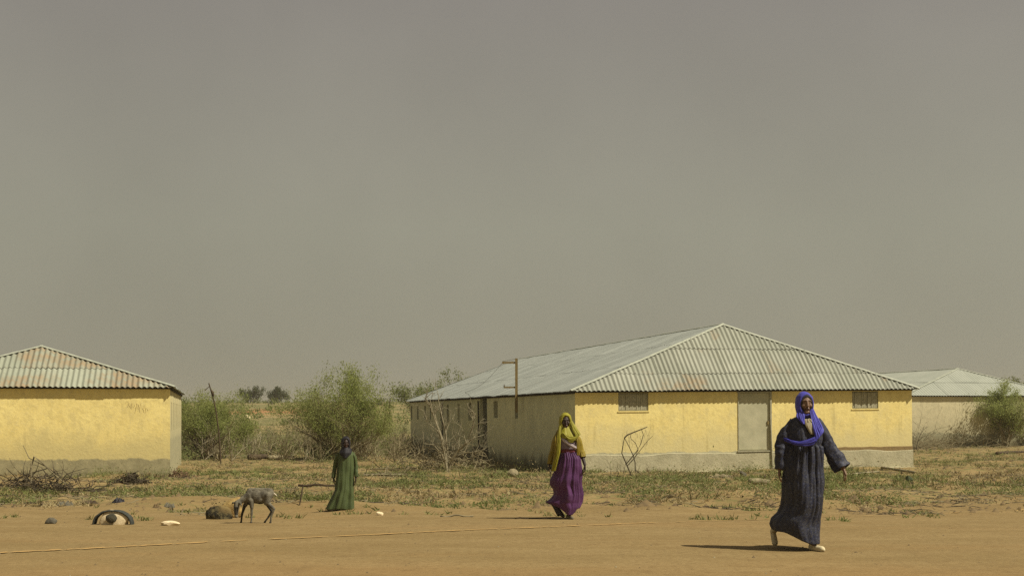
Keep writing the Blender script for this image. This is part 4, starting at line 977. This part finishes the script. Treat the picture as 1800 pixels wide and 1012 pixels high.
def robe(name, tab, hem, mat, parent, seed, n=150, rows=64, fr=5.0, sq=2.3, hang=.35, gather=None):
    """a garment hung from its first ring; hem(angle) gives the height of its lower edge"""
    ztop = tab[0][0]; rings = []
    for i in range(rows+1):
        t_ = i/rows; ring = []
        for j in range(n):
            a = 2*math.pi*j/n; z = ztop+(hem(a)-ztop)*t_
            xl, xr, yf, yb, fo = lerp_tab(tab, z); ca, sa = math.cos(a), math.sin(a)
            ca2 = math.copysign(abs(ca)**(2/sq), ca); sa2 = math.copysign(abs(sa)**(2/sq), sa)
            x = (xl+xr)/2+(xr-xl)/2*ca2; y = (yf+yb)/2+(yb-yf)/2*sa2
            # folds: ridges that wander slowly as they fall, sharper crests than valleys
            wv = .25*noise.noise((ca*1.3+seed, sa*1.3, z*2.0)); q = noise.noise((ca*fr*.55+seed+wv, sa*fr*.55+wv, z*hang*1.7)); q2 = noise.noise((ca*fr*1.7+seed*2, sa*fr*1.7, z*hang*3.2+3)); q3 = noise.noise((x*6+seed, y*6+z*3, z*5))
            f = fo*(1.5*q+.55*q2+.55*q3+.35*noise.noise((ca*fr*3+seed, sa*fr*3, z*hang))*max(0.0, 1-t_*2.5)+(gather[1]/fo*noise.noise((ca*9+seed, sa*9, z*.8))*max(0.0, 1-(gather[0]-z)/.45) if gather and z < gather[0] else 0))
            ring.append((x+ca*f, y+sa*f, z))
        rings.append(ring)
    return loft(name, rings, mat, parent)
def sleeve(name, path, rad, mat, parent, seed, n=32, sub=10, wr=.10, flat=1.0):
    path = [Vector(p) for p in path]; m = len(path)-1; rings = []; tot = m*sub
    for i in range(tot+1):
        u = i/sub; k_ = min(int(u), m-1); f = u-k_
        P = lambda q: path[max(0, min(m, q))]
        p0, p1, p2, p3 = P(k_-1), P(k_), P(k_+1), P(k_+2)
        c = .5*((2*p1)+(p2-p0)*f+(2*p0-5*p1+4*p2-p3)*f*f+(3*p1-p0-3*p2+p3)*f**3); r = rad[k_]*(1-f)+rad[k_+1]*f
        d = ((p2-p0)*(1-f)+(p3-p1)*f).normalized(); s = d.cross(Vector((0,1,0))).normalized(); t = d.cross(s); ring = []
        for j in range(n):
            a = 2*math.pi*j/n; w = 1+wr*1.1*noise.noise((math.cos(a)*1.8+seed, math.sin(a)*1.8, u*.9))+wr*.6*noise.noise((math.cos(a)*1.2+seed+u*.8, math.sin(a)*1.2+7, u*2.4))
            ring.append(c+s*(r*w*math.cos(a))+t*(r*w*flat*math.sin(a)))
        rings.append(ring)
    return loft(name, rings, mat, parent)
def hood(name, c, s, Rm, st, mat, parent, seed, n=56, fold=.004, thick=.006):
    """headscarf wrapped round the face: rings from the face opening to the back of the head"""
    c = Vector(c); rings = []; N = 5
    for i in range(len(st)-1):
        for k_ in range(N):
            f = k_/N; y, rx, rt, rb = [a*(1-f)+b*f for a, b in zip(st[i], st[i+1])]; rings.append((y, rx, rt, rb))
    rings.append(st[-1]); out = []
    for q, (y, rx, rt, rb) in enumerate(rings):
        ring = []
        for j in range(n):
            a = 2*math.pi*j/n; ca, sa = math.cos(a), math.sin(a); w = fold*(noise.noise((y*30+seed, ca*2.5, sa*2.5))*1.3+noise.noise((y*70+seed, ca*3, sa*3+5))*.8)
            rz = rt if sa > 0 else rb; x = rx*(math.copysign(abs(ca)**(.85 if sa < 0 else 1.0), ca)); bow = .025*max(0, -sa) if rb > .13 else 0
            ring.append(c+Rm @ (Vector((x+ca*w/s, y-bow+w*.5, rz*sa+sa*w/s))*s))
        out.append(ring)
    return loft(name, out, mat, parent, True, thick)
def band(name, pts, wid, across, out, mat, parent, seed, nf=3.0, fold=.012, belly=.02, n=18, sub=10, thick=.005):
    """a length of gathered cloth swept along pts; across and out give its width and bulge directions"""
    pts = [Vector(p) for p in pts]; across = [Vector(a).normalized() for a in across]; out = [Vector(a).normalized() for a in out]; m = len(pts)-1; rings = []
    for i in range(m*sub+1):
        u = i/sub; k_ = min(int(u), m-1); f = u-k_; P = lambda q: pts[max(0, min(m, q))]; p0, p1, p2, p3 = P(k_-1), P(k_), P(k_+1), P(k_+2)
        c = .5*((2*p1)+(p2-p0)*f+(2*p0-5*p1+4*p2-p3)*f*f+(3*p1-p0-3*p2+p3)*f**3)
        a = across[k_].lerp(across[k_+1], f).normalized(); o = out[k_].lerp(out[k_+1], f).normalized(); w = wid[k_]*(1-f)+wid[k_+1]*f; ring = []
        for j in range(n+1):
            q = 2*j/n-1; b = belly*(1-q*q)+fold*(math.sin(q*nf*math.pi+seed+.8*noise.noise((u*.9, seed, 1)))*.30+noise.noise((q*3.2+seed, u*.8, 3))*1.3+noise.noise((q*7.5+seed*2+u*.5, u*.7, 9))*.8)
            ring.append(c+a*(w*.5*q)+o*b)
        rings.append(ring)
    return loft(name, rings, mat, parent, False, thick)
def shoe(name, heel, toe, up, s, mat, parent, w=.042):
    h, t = Vector(heel), Vector(toe); d = (t-h).normalized(); u = Vector(up); u = (u-d*u.dot(d)).normalized()
    P = [C(h+u*.03*s, .031*s, h+(t-h)*.45+u*.028*s, .036*s), C(h+(t-h)*.45+u*.028*s, .036*s, h+(t-h)*.78+u*.024*s, w*.86*s), C(h+(t-h)*.78+u*.024*s, w*.86*s, t-d*.02*s+u*.018*s, .020*s), C(h+u*.03*s, .032*s, h+d*.01+u*.07*s, .030*s)]
    side = d.cross(u); sole = []
    me = fuse(name, P, .006, [M[mat]], 3)
    for v in me.vertices:
        k_ = (v.co-h).dot(u)
        if k_ < .002: v.co += u*(.002-k_)
    return obj(name, me, parent)
def eyes(T, Rm, s, parent, skin_dx=.0):
    for q in (-1, 1):
        V = []; Fc = []; ell_mesh(V, Fc, T(q*.0295, -.0735, .010), (.0125*s, .0105*s, .0058*s), Rm); e_ = obj('eye', mesh_from('eye', V, Fc, M['eye_white'], True), parent)
        V = []; Fc = []; ell_mesh(V, Fc, T(q*.0295+skin_dx, -.0822, .0095), (.0056*s, .0034*s, .0056*s), Rm); obj('iris', mesh_from('iris', V, Fc, M['iris'], True), e_)
def face_paint(T, Rm, s):
    inv = Rm.inverted(); c0 = T(0, 0, 0)
    def f(p):
        q = inv @ (Vector(p)-c0)/s
        if q.y < -.07 and abs(q.x) < .026 and -.078 < q.z < -.048 and q.z < -.048-abs(q.x)*.2: return 1
        if q.y < -.06 and .012 < abs(q.x) < .046 and .030 < q.z < .040: return 2
        return 0
    return f
HOOD = [(-.050,.060,.086,.106), (-.066,.068,.096,.116), (-.064,.078,.106,.128), (-.040,.089,.119,.160), (0,.096,.128,.190), (.045,.096,.130,.205), (.085,.086,.116,.200), (.112,.058,.080,.150), (.124,.004,.006,.010)]

# --- woman in the blue patterned dress
def woman_blue():
    p = at(1416, 966.5); root = empty('person', p, 0, 'woman striding in dark patterned dress, blue headscarf and cream slippers', 'person')
    Rm = rotm(.10, 0, 0); hc = (-.008, -.02, 1.618); s = .96; P, T = head_parts(hc, s, Rm)
    P += [C((0,.01,1.53), .050, (.0,.03,1.40), .058), ('e', (-.01,.03,1.30), (.165,.095,.16)), ('e', (-.01,.02,1.08), (.14,.10,.16)), ('e', (-.01,.03,.92), (.165,.12,.13)),
          C((-.15,.03,1.365), .045, (-.25,.03,1.14), .040), C((-.25,.03,1.14), .042, (-.292,-.02,.90), .028), C((.135,.03,1.365), .045, (.27,.04,1.15), .040), C((.27,.04,1.15), .042, (.405,-.045,.905), .028),
          C((-.085,.03,.88), .085, (-.17,.13,.48), .058), C((-.17,.13,.48), .055, (-.285,.40,.17), .036), C((-.285,.40,.17), .030, (-.277,.37,.08), .018), C((.06,.03,.88), .085, (.06,-.06,.48), .055), C((.06,-.06,.48), .052, (.07,-.07,.08), .034), C((.07,-.075,.07), .028, (.10,-.13,.03), .016)]
    P += hand_parts((-.292,-.02,.90), (-.10,-.10,-1), (-1,.25,0), .93, 1, .38)
    P += hand_parts((.405,-.045,.905), (.28,-.25,-.75), (.95,-.1,.3), .93, -1, .55)
    obj('body', fuse('body', P, .0055, [M['skin_mid'], M['lip'], M['brow']], 3, face_paint(T, Rm, s)), root)
    eyes(T, Rm, s, root)
    tab = [(1.475,-.085,.085,-.06,.10,.003), (1.445,-.150,.140,-.075,.12,.004), (1.40,-.190,.172,-.095,.13,.008), (1.32,-.198,.180,-.130,.14,.014), (1.22,-.19,.176,-.150,.14,.016), (1.155,-.150,.150,-.145,.125,.014), (1.10,-.168,.160,-.155,.135,.022),
           (.95,-.205,.185,-.175,.175,.026), (.85,-.232,.195,-.19,.20,.028), (.73,-.238,.203,-.205,.22,.030), (.60,-.232,.197,-.21,.25,.030), (.475,-.245,.190,-.20,.32,.030), (.40,-.275,.185,-.20,.38,.030), (.335,-.345,.182,-.20,.45,.028), (.27,-.358,.180,-.20,.47,.026), (.20,-.335,.176,-.20,.44,.020), (.06,-.22,.165,-.19,.30,.014)]
    def hem(a):
        ca, sa = math.cos(a), math.sin(a); return .075+.135*smooth01((-ca+.35)/1.2)+.06*max(0, sa)
    robe('dress', tab, hem, M['dress_blue'], root, 2.0, 200, 80, 4.6, 2.2, gather=(1.15, .06))
    sleeve('sleeve', [(-.12,.02,1.425), (-.205,.025,1.30), (-.245,.02,1.16), (-.262,.0,1.04), (-.282,-.015,.890)], [.062,.074,.086,.080,.066], M['dress_blue'], root, 3, wr=.3)
    sleeve('sleeve', [(.105,.02,1.425), (.205,.02,1.28), (.265,.025,1.14), (.33,-.005,1.02), (.395,-.05,.905)], [.062,.068,.078,.092,.096], M['dress_blue'], root, 8, wr=.25, flat=.72)
    hood('under_scarf', hc, s*.93, Rm, [(-.072,.060,.078,.088), (-.070,.072,.100,.10), (-.03,.086,.124,.13), (.02,.092,.130,.15), (.08,.075,.10,.15), (.115,.01,.01,.02)], M['black_cloth'], root, 1, fold=.001)
    sc = hood('headscarf', (hc[0]-.004, hc[1]+.004, hc[2]+.006), s*.98, Rm, HOOD, M['scarf_blue'], root, 4)
    X = lambda zx: (zx-300)/506; Z = lambda zy: (940-zy)/506
    # right fall of the scarf, swept across the chest to the other arm
    band('scarf_fall', [(X(318),-.035,Z(118)), (X(338),-.105,Z(200)), (X(352),-.155,Z(255)), (X(358),-.19,Z(300)), (X(318),-.205,Z(330)), (X(255),-.195,Z(342)), (X(205),-.15,Z(333)), (X(172),-.08,Z(318))],
         [.02,.085,.115,.12,.085,.05,.04,.035], [(1,.25,0), (1,.3,0), (1,.3,.1), (.8,.3,.75), (.25,.1,1), (-.05,.05,1), (-.1,.1,1), (-.1,.2,1)], [(.2,-1,0), (.25,-1,0), (.25,-1,.1), (.2,-1,.1), (0,-1,.1), (-.15,-1,.1), (-.4,-.9,.1), (-.8,-.6,.1)], M['scarf_blue'], sc, 2.0, 5.2, .008, .010, n=30)
    band('scarf_fall', [(X(270),-.035,Z(125)), (X(262),-.092,Z(190)), (X(274),-.128,Z(234))], [.02,.090,.02], [(1,-.25,0), (1,-.25,0), (.8,-.2,-.4)], [(-.2,-1,0), (-.15,-1,0), (0,-1,0)], M['scarf_blue'], sc, 5.0, 3.5, .006, .010, n=26)
    band('scarf_fall', [(-.005,.10,1.52), (-.01,.145,1.42), (-.01,.165,1.30)], [.12,.16,.16], [(1,0,0)]*3, [(0,1,0)]*3, M['scarf_blue'], sc, 1.0, 4, .012, .02)
    band('shirt_front', [(X(306),-.105,Z(208)), (X(308),-.138,Z(245)), (X(318),-.160,Z(292))], [.10,.085,.02], [(1,.05,0)]*3, [(0,-1,.1)]*3, M['shirt'], root, 6.0, 1.5, .003, .012)
    for q in (0, 1):
        band('collar', [(X(302+q*12),-.118,Z(206)), (X(301+q*18),-.134,Z(222))], [.03,.012], [(1,0,.4-.8*q)]*2, [(0,-1,0)]*2, M['shirt'], root, 1.0, 1, .001, .004)
    shoe('slipper', (.050,-.055,.002), (.165,-.225,.002), (0,0,1), 1.0, 'slipper', root)
    shoe('slipper', (-.292,.420,.165), (-.272,.345,.006), (.0,-.75,.5), .98, 'slipper', root)
woman_blue()

# --- woman in mustard cardigan and purple skirt
def woman_purple():
    p = at(997, 911.5); root = empty('person', p, 0, 'woman walking in purple skirt, mustard cardigan and yellow-green headscarf', 'person')
    X = lambda zx: (zx-310)/542; Z = lambda zy: (935-zy)/542
    Rm = rotm(.08, .06, 0); hc = (-.026, -.02, 1.452); s = .90; P, T = head_parts(hc, s, Rm)
    P += [C((-.02,.01,1.37), .046, (-.01,.03,1.24), .054), ('e', (-.01,.03,1.16), (.145,.088,.14)), ('e', (0,.02,.98), (.118,.09,.13)), ('e', (.01,.03,.85), (.145,.11,.11)),
          C((-.12,.03,1.225), .042, (-.205,.05,1.03), .039), C((-.205,.05,1.03), .036, (-.268,-.02,.82), .024), C((.105,.03,1.215), .042, (.205,.05,1.01), .039), C((.205,.05,1.01), .035, (.262,-.035,.81), .023),
          C((-.06,.03,.80), .078, (-.13,.10,.45), .052), C((-.13,.10,.45), .05, (-.195,.33,.20), .033), C((-.195,.33,.20), .033, (-.12,.24,.05), .030), C((.07,.03,.80), .078, (.06,-.08,.45), .052), C((.06,-.08,.45), .05, (.02,-.05,.08), .033), C((.02,-.045,.06), .026, (.05,-.12,.035), .02)]
    P += hand_parts((-.268,-.02,.82), (-.03,-.08,-1), (-1,.1,0), .90, 1, .35)
    P += hand_parts((.262,-.035,.81), (.06,-.12,-1), (1,.1,0), .90, -1, .65)
    P += [C((-.185,.34,.20), .035, (-.075,.20,.055), .034), C((-.075,.20,.055), .034, (-.055,.17,.03), .026)]
    obj('body', fuse('body', P, .0055, [M['skin'], M['lip'], M['brow']], 3, face_paint(T, Rm, s)), root); eyes(T, Rm, s, root)
    robe('blouse', [(1.30,-.09,.075,-.06,.09,.002), (1.25,-.155,.135,-.09,.115,.004), (1.16,-.165,.15,-.125,.125,.006), (1.06,-.135,.135,-.13,.115,.008), (.985,-.128,.132,-.125,.11,.006)], lambda a: .985, M['blouse'], root, 3, 90, 24)
    band('sash', [(X(258),-.105,Z(275)), (X(300),-.150,Z(312)), (X(352),-.150,Z(348)), (X(385),-.09,Z(365))], [.05,.05,.045,.04], [(.5,0,1)]*4, [(-.2,-1,.1), (0,-1,0), (.2,-1,0), (.6,-.8,0)], M['sash'], root, 2, 2, .004, .012)
    tab = [(1.025,-.118,.128,-.125,.105,.004), (.99,-.125,.138,-.135,.11,.012), (.895,-.135,.185,-.165,.14,.022), (.79,-.165,.195,-.18,.16,.026), (.69,-.20,.20,-.185,.19,.030), (.58,-.252,.198,-.19,.24,.032), (.507,-.255,.196,-.185,.28,.032), (.434,-.205,.20,-.18,.31,.030), (.36,-.205,.214,-.175,.33,.028), (.286,-.265,.214,-.165,.36,.024), (.245,-.325,.21,-.16,.37,.020), (.17,-.20,.18,-.15,.26,.014), (.04,-.10,.10,-.12,.12,.010)]
    def hem(a):
        ca, sa = math.cos(a), math.sin(a); return .065+.16*smooth01((-ca+.15)/1.1)+.10*smooth01((ca-.55)/.5)+.08*max(0, sa)
    robe('skirt', tab, hem, M['purple'], root, 7.0, 200, 70, 5.0, 2.2, gather=(1.0, .03))
    robe('belt', [(1.045,-.130,.138,-.137,.115,.003), (1.02,-.133,.142,-.142,.118,.004), (.995,-.132,.142,-.14,.116,.003)], lambda a: .995, M['belt'], root, 5, 80, 6)
    # open cardigan: two fronts, a back and sleeves
    band('cardigan', [(X(240),-.03,Z(215)), (X(222),-.105,Z(290)), (X(226),-.125,Z(360)), (X(216),-.13,Z(430)), (X(200),-.11,Z(520))], [.03,.085,.075,.075,.05], [(1,-.5,0)]*5, [(-.4,-1,0)]*5, M['mustard'], root, 3, 2, .012, .02)
    band('cardigan', [(X(370),-.03,Z(235)), (X(392),-.09,Z(300)), (X(392),-.10,Z(360)), (X(396),-.09,Z(420))], [.02,.05,.05,.045], [(1,.5,0)]*4, [(.5,-1,0)]*4, M['mustard'], root, 6, 2, .008, .015)
    band('cardigan', [(-.01,.11,1.29), (-.01,.15,1.12), (0,.16,.95), (0,.20,.80)], [.26,.32,.32,.34], [(1,0,0)]*4, [(0,1,0)]*4, M['mustard'], root, 2, 4, .012, .01)
    sleeve('sleeve', [(-.09,.02,1.28), (-.165,.03,1.17), (-.20,.04,1.03), (-.24,.01,.92), (-.264,-.015,.815)], [.060,.060,.055,.046,.036], M['mustard'], root, 11, wr=.18)
    sleeve('sleeve', [(.075,.02,1.27), (.15,.03,1.17), (.19,.04,1.05), (.222,.02,.955), (.238,.0,.915)], [.060,.062,.056,.050,.046], M['mustard'], root, 14, wr=.18)
    sc = hood('headscarf', (hc[0], hc[1]+.004, hc[2]+.008), s*1.03, Rm, HOOD, M['scarf_yellow'], root, 9, fold=.006)
    robe('scarf_wrap', [(hc[2]-.075,-.098,.055,-.075,.10,.003), (hc[2]-.125,-.115,.085,-.105,.12,.008), (hc[2]-.185,-.140,.135,-.140,.14,.014), (hc[2]-.235,-.135,.165,-.155,.15,.016), (hc[2]-.30,-.10,.17,-.16,.15,.014)], lambda a: hc[2]-.20-.07*max(0, math.cos(a))-.05*max(0, -math.sin(a)), M['scarf_yellow'], sc, 12, 100, 26, 3.4, 2.0)
    band('scarf_fall', [(X(325),-.03,Z(120)), (X(366),-.09,Z(205)), (X(392),-.135,Z(262)), (X(362),-.165,Z(290)), (X(318),-.165,Z(288)), (X(275),-.14,Z(240))], [.02,.08,.10,.09,.08,.05], [(1,.4,.2), (1,.4,.3), (.9,.3,.6), (.4,.1,1), (0,.1,1), (-.5,.2,1)], [(.4,-1,0), (.4,-1,0), (.4,-1,0), (.1,-1,0), (-.1,-1,0), (-.3,-1,0)], M['scarf_yellow'], sc, 4, 4.4, .009, .012, n=30)
    band('scarf_fall', [(X(262),-.03,Z(140)), (X(245),-.105,Z(235)), (X(238),-.145,Z(330)), (X(232),-.155,Z(410)), (X(212),-.15,Z(480)), (X(198),-.13,Z(545))], [.02,.06,.055,.055,.07,.05], [(1,-.3,0)]*6, [(-.2,-1,0)]*6, M['scarf_yellow'], sc, 8, 3.2, .008, .012, n=26)
    shoe('sandal', (.005,-.02,.002), (.085,-.150,.002), (0,0,1), .82, 'sandal', root)
woman_purple()

# --- girl in green
def girl_green():
    p = at(606, 895.5); root = empty('person', p, 0, 'girl standing in a long green robe and black headscarf', 'person'); root.scale = (.94, .94, 1)
    X = lambda zx: (zx-345)/642; Z = lambda zy: (920-zy)/642
    Rm = rotm(.18, .05, 0); hc = (.022, -.015, 1.140); s = .80; P, T = head_parts(hc, s, Rm)
    P += [C((.02,.01,1.06), .040, (.02,.02,.96), .046), ('e', (.02,.02,.88), (.125,.075,.12)), ('e', (.02,.02,.72), (.11,.08,.12)), ('e', (.02,.02,.62), (.12,.09,.09)),
          C((-.095,.02,.925), .034, (-.175,.03,.745), .033), C((-.175,.03,.745), .031, (-.203,-.02,.55), .021), C((.13,.02,.925), .034, (.195,.03,.745), .033), C((.195,.03,.745), .031, (.205,-.02,.55), .021),
          C((-.04,.02,.58), .06, (-.05,.0,.32), .042), C((-.05,.0,.32), .04, (-.05,.03,.06), .028), C((-.05,.03,.05), .026, (-.06,-.09,.02), .022), C((.08,.02,.58), .06, (.09,0,.32), .042), C((.09,0,.32), .04, (.09,.03,.06), .028), C((.09,.03,.05), .026, (.11,-.09,.02), .022)]
    P += hand_parts((-.203,-.02,.55), (.05,-.08,-1), (-1,.1,0), .84, 1, .45); P += hand_parts((.205,-.02,.55), (-.03,-.08,-1), (1,.1,0), .84, -1, .45)
    obj('body', fuse('body', P, .0055, [M['skin'], M['lip'], M['brow']], 3, face_paint(T, Rm, s)), root); eyes(T, Rm, s, root)
    tab = [(1.02,-.06,.10,-.05,.075,.002), (.985,-.105,.145,-.07,.10,.003), (.94,-.128,.168,-.085,.11,.006), (.86,-.128,.165,-.10,.11,.012), (.72,-.132,.162,-.115,.115,.018), (.56,-.145,.165,-.13,.135,.024), (.343,-.175,.160,-.155,.18,.028), (.265,-.215,.160,-.165,.20,.030), (.11,-.295,.162,-.18,.23,.032), (0.0,-.355,.164,-.19,.25,.032)]
    robe('robe', tab, lambda a: .008+.008*math.sin(3*a), M['green'], root, 21, 140, 56, 3.6, 2.2)
    sleeve('sleeve', [(-.10,.01,.965), (-.15,.02,.87), (-.182,.025,.745), (-.196,.0,.65), (-.205,-.015,.548)], [.044,.042,.038,.036,.036], M['green'], root, 31, wr=.2)
    sleeve('sleeve', [(.135,.01,.97), (.175,.02,.88), (.20,.025,.745), (.208,.0,.65), (.215,-.015,.565)], [.044,.042,.038,.036,.036], M['green'], root, 35, wr=.2)
    sc = hood('headscarf', (hc[0], hc[1]+.004, hc[2]+.006), s*1.04, Rm, HOOD, M['black_cloth'], root, 19, fold=.006)
    robe('scarf_wrap', [(hc[2]-.07,-.05,.095,-.072,.09,.003), (hc[2]-.115,-.07,.115,-.095,.11,.006), (hc[2]-.165,-.085,.128,-.118,.12,.010), (hc[2]-.26,-.06,.10,-.125,.12,.012)], lambda a: hc[2]-.155-.10*max(0, -math.sin(a))**1.6, M['black_cloth'], sc, 22, 90, 22, 3.0, 2.0)
girl_green()

# --- goat kid nosing at the boulder
def goat():
    p = at(452, 918.5); X = lambda zx: (zx-960)/1144; Z = lambda zy: (825-zy)/1144
    root = empty('goat', p, 0, 'thin grey-brown goat kid with lowered head beside the yellow-brown boulder', 'goat')
    def c(ax, ay, az, ra, bx, by, bz, rb): return C((X(ax), ay, Z(az)), ra, (X(bx), by, Z(bz)), rb)
    P = [('e', (X(850),0,Z(400)), (.078,.058,.122)), ('e', (X(960),0,Z(395)), (.125,.070,.102)), ('e', (X(1010),0,Z(440)), (.09,.062,.07)), ('e', (X(1080),0,Z(375)), (.105,.066,.088)), ('e', (X(1165),0,Z(350)), (.062,.056,.080)), c(840,0,290,.030,1150,0,290,.030),
         c(835,0,370,.062,770,-.01,420,.050), c(770,-.01,420,.050,690,-.03,475,.040), c(690,-.03,475,.042,645,-.045,505,.046),
         c(645,-.045,510,.046,636,-.06,575,.042), c(636,-.06,575,.040,636,-.075,660,.029), c(636,-.075,660,.028,638,-.085,710,.024),
         # forelegs
         c(800,.035,470,.040,745,.04,560,.026), c(745,.04,560,.024,705,.04,690,.016), c(705,.04,690,.0155,695,.035,800,.013),
         c(870,-.035,460,.042,882,-.04,570,.026), c(882,-.04,570,.022,878,-.04,680,.0165), c(878,-.04,680,.0145,874,-.04,800,.0125),
         # hind legs: knee forward and high, hock backward, shank down
         c(1150,-.035,380,.058,1130,-.045,490,.044), c(1130,-.045,490,.036,1240,-.045,590,.020), c(1245,-.045,590,.0175,1195,-.045,720,.0135), c(1195,-.045,720,.0135,1188,-.045,803,.0125),
         c(1130,.035,390,.055,1105,.045,500,.042), c(1105,.045,500,.032,1188,.045,640,.018), c(1188,.045,640,.016,1130,.045,740,.013), c(1130,.045,740,.013,1085,.04,800,.0125),
         ('e', (X(706),.04,Z(688)), (.0185,.018,.021)), ('e', (X(878),-.04,Z(680)), (.019,.018,.022)), c(695,.035,806,.015,690,.032,816,.0165), c(874,-.04,806,.015,869,-.043,816,.0165), c(1187,-.045,808,.015,1181,-.047,816,.0165), c(1083,.04,806,.015,1076,.038,816,.0165),
         # ears
         c(606,-.02,505,.016,572,.0,492,.013), c(572,0,492,.014,548,.0,520,.007), c(680,-.07,500,.018,712,-.10,500,.016), c(712,-.10,500,.016,730,-.115,540,.008),
         c(1195,0,330,.026,1228,0,340,.016)]
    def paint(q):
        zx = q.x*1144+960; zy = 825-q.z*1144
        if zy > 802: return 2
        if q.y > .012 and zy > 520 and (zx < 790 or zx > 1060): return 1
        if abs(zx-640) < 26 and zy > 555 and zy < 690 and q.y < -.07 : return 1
        if zy > 490 and 800 < zx < 1075 and q.z > .2 and abs(q.y) < .05: return 1  # underside coloured dark: belly shade painted into the coat
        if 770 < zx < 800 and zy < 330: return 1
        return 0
    obj('body', fuse('body', P, .0045, [M['goat'], M['goat_dark'], M['hoof']], 5, paint), root)
    me = fuse('tail', [c(1222,0,338,.012,1258,-.01,365,.012), c(1258,-.01,365,.011,1284,-.012,384,.005)], .004, [M['goat_white']], 1); obj('tail', me, root)
    for dx_, y in ((-14,-.03), (14,-.06)):
        b = MB(); b.tube([(X(650+dx_), y, Z(480)), (X(655+dx_), y+.012, Z(462)), (X(664+dx_), y+.028, Z(452))], [.008,.006,.002], 6); b.build('horn', M['hoof'], root, True)
    for y, xx in ((-.088,618), (-.098,664)):
        V = []; Fc = []; ell_mesh(V, Fc, (X(xx), y, Z(560)), (.007,.006,.008)); obj('eye', mesh_from('eye', V, Fc, M['iris'], True), root)
goat()

# ------------------------------------------------------------------ dusty air
hb = MB(); hb.box(-760, 760, -75, 1050, -3, 14)
hm = bpy.data.materials.new('dust_haze'); hm.use_nodes = True; ht = hm.node_tree; ht.nodes.clear()
ho = ht.nodes.new('ShaderNodeOutputMaterial'); hv = ht.nodes.new('ShaderNodeVolumePrincipled')
hv.inputs['Density'].default_value = .0005; hv.inputs['Color'].default_value = (.62, .57, .46, 1); hv.inputs['Anisotropy'].default_value = .2
ht.links.new(hv.outputs[0], ho.inputs['Volume'])
tag(hb.build('haze', hm), kind='stuff')
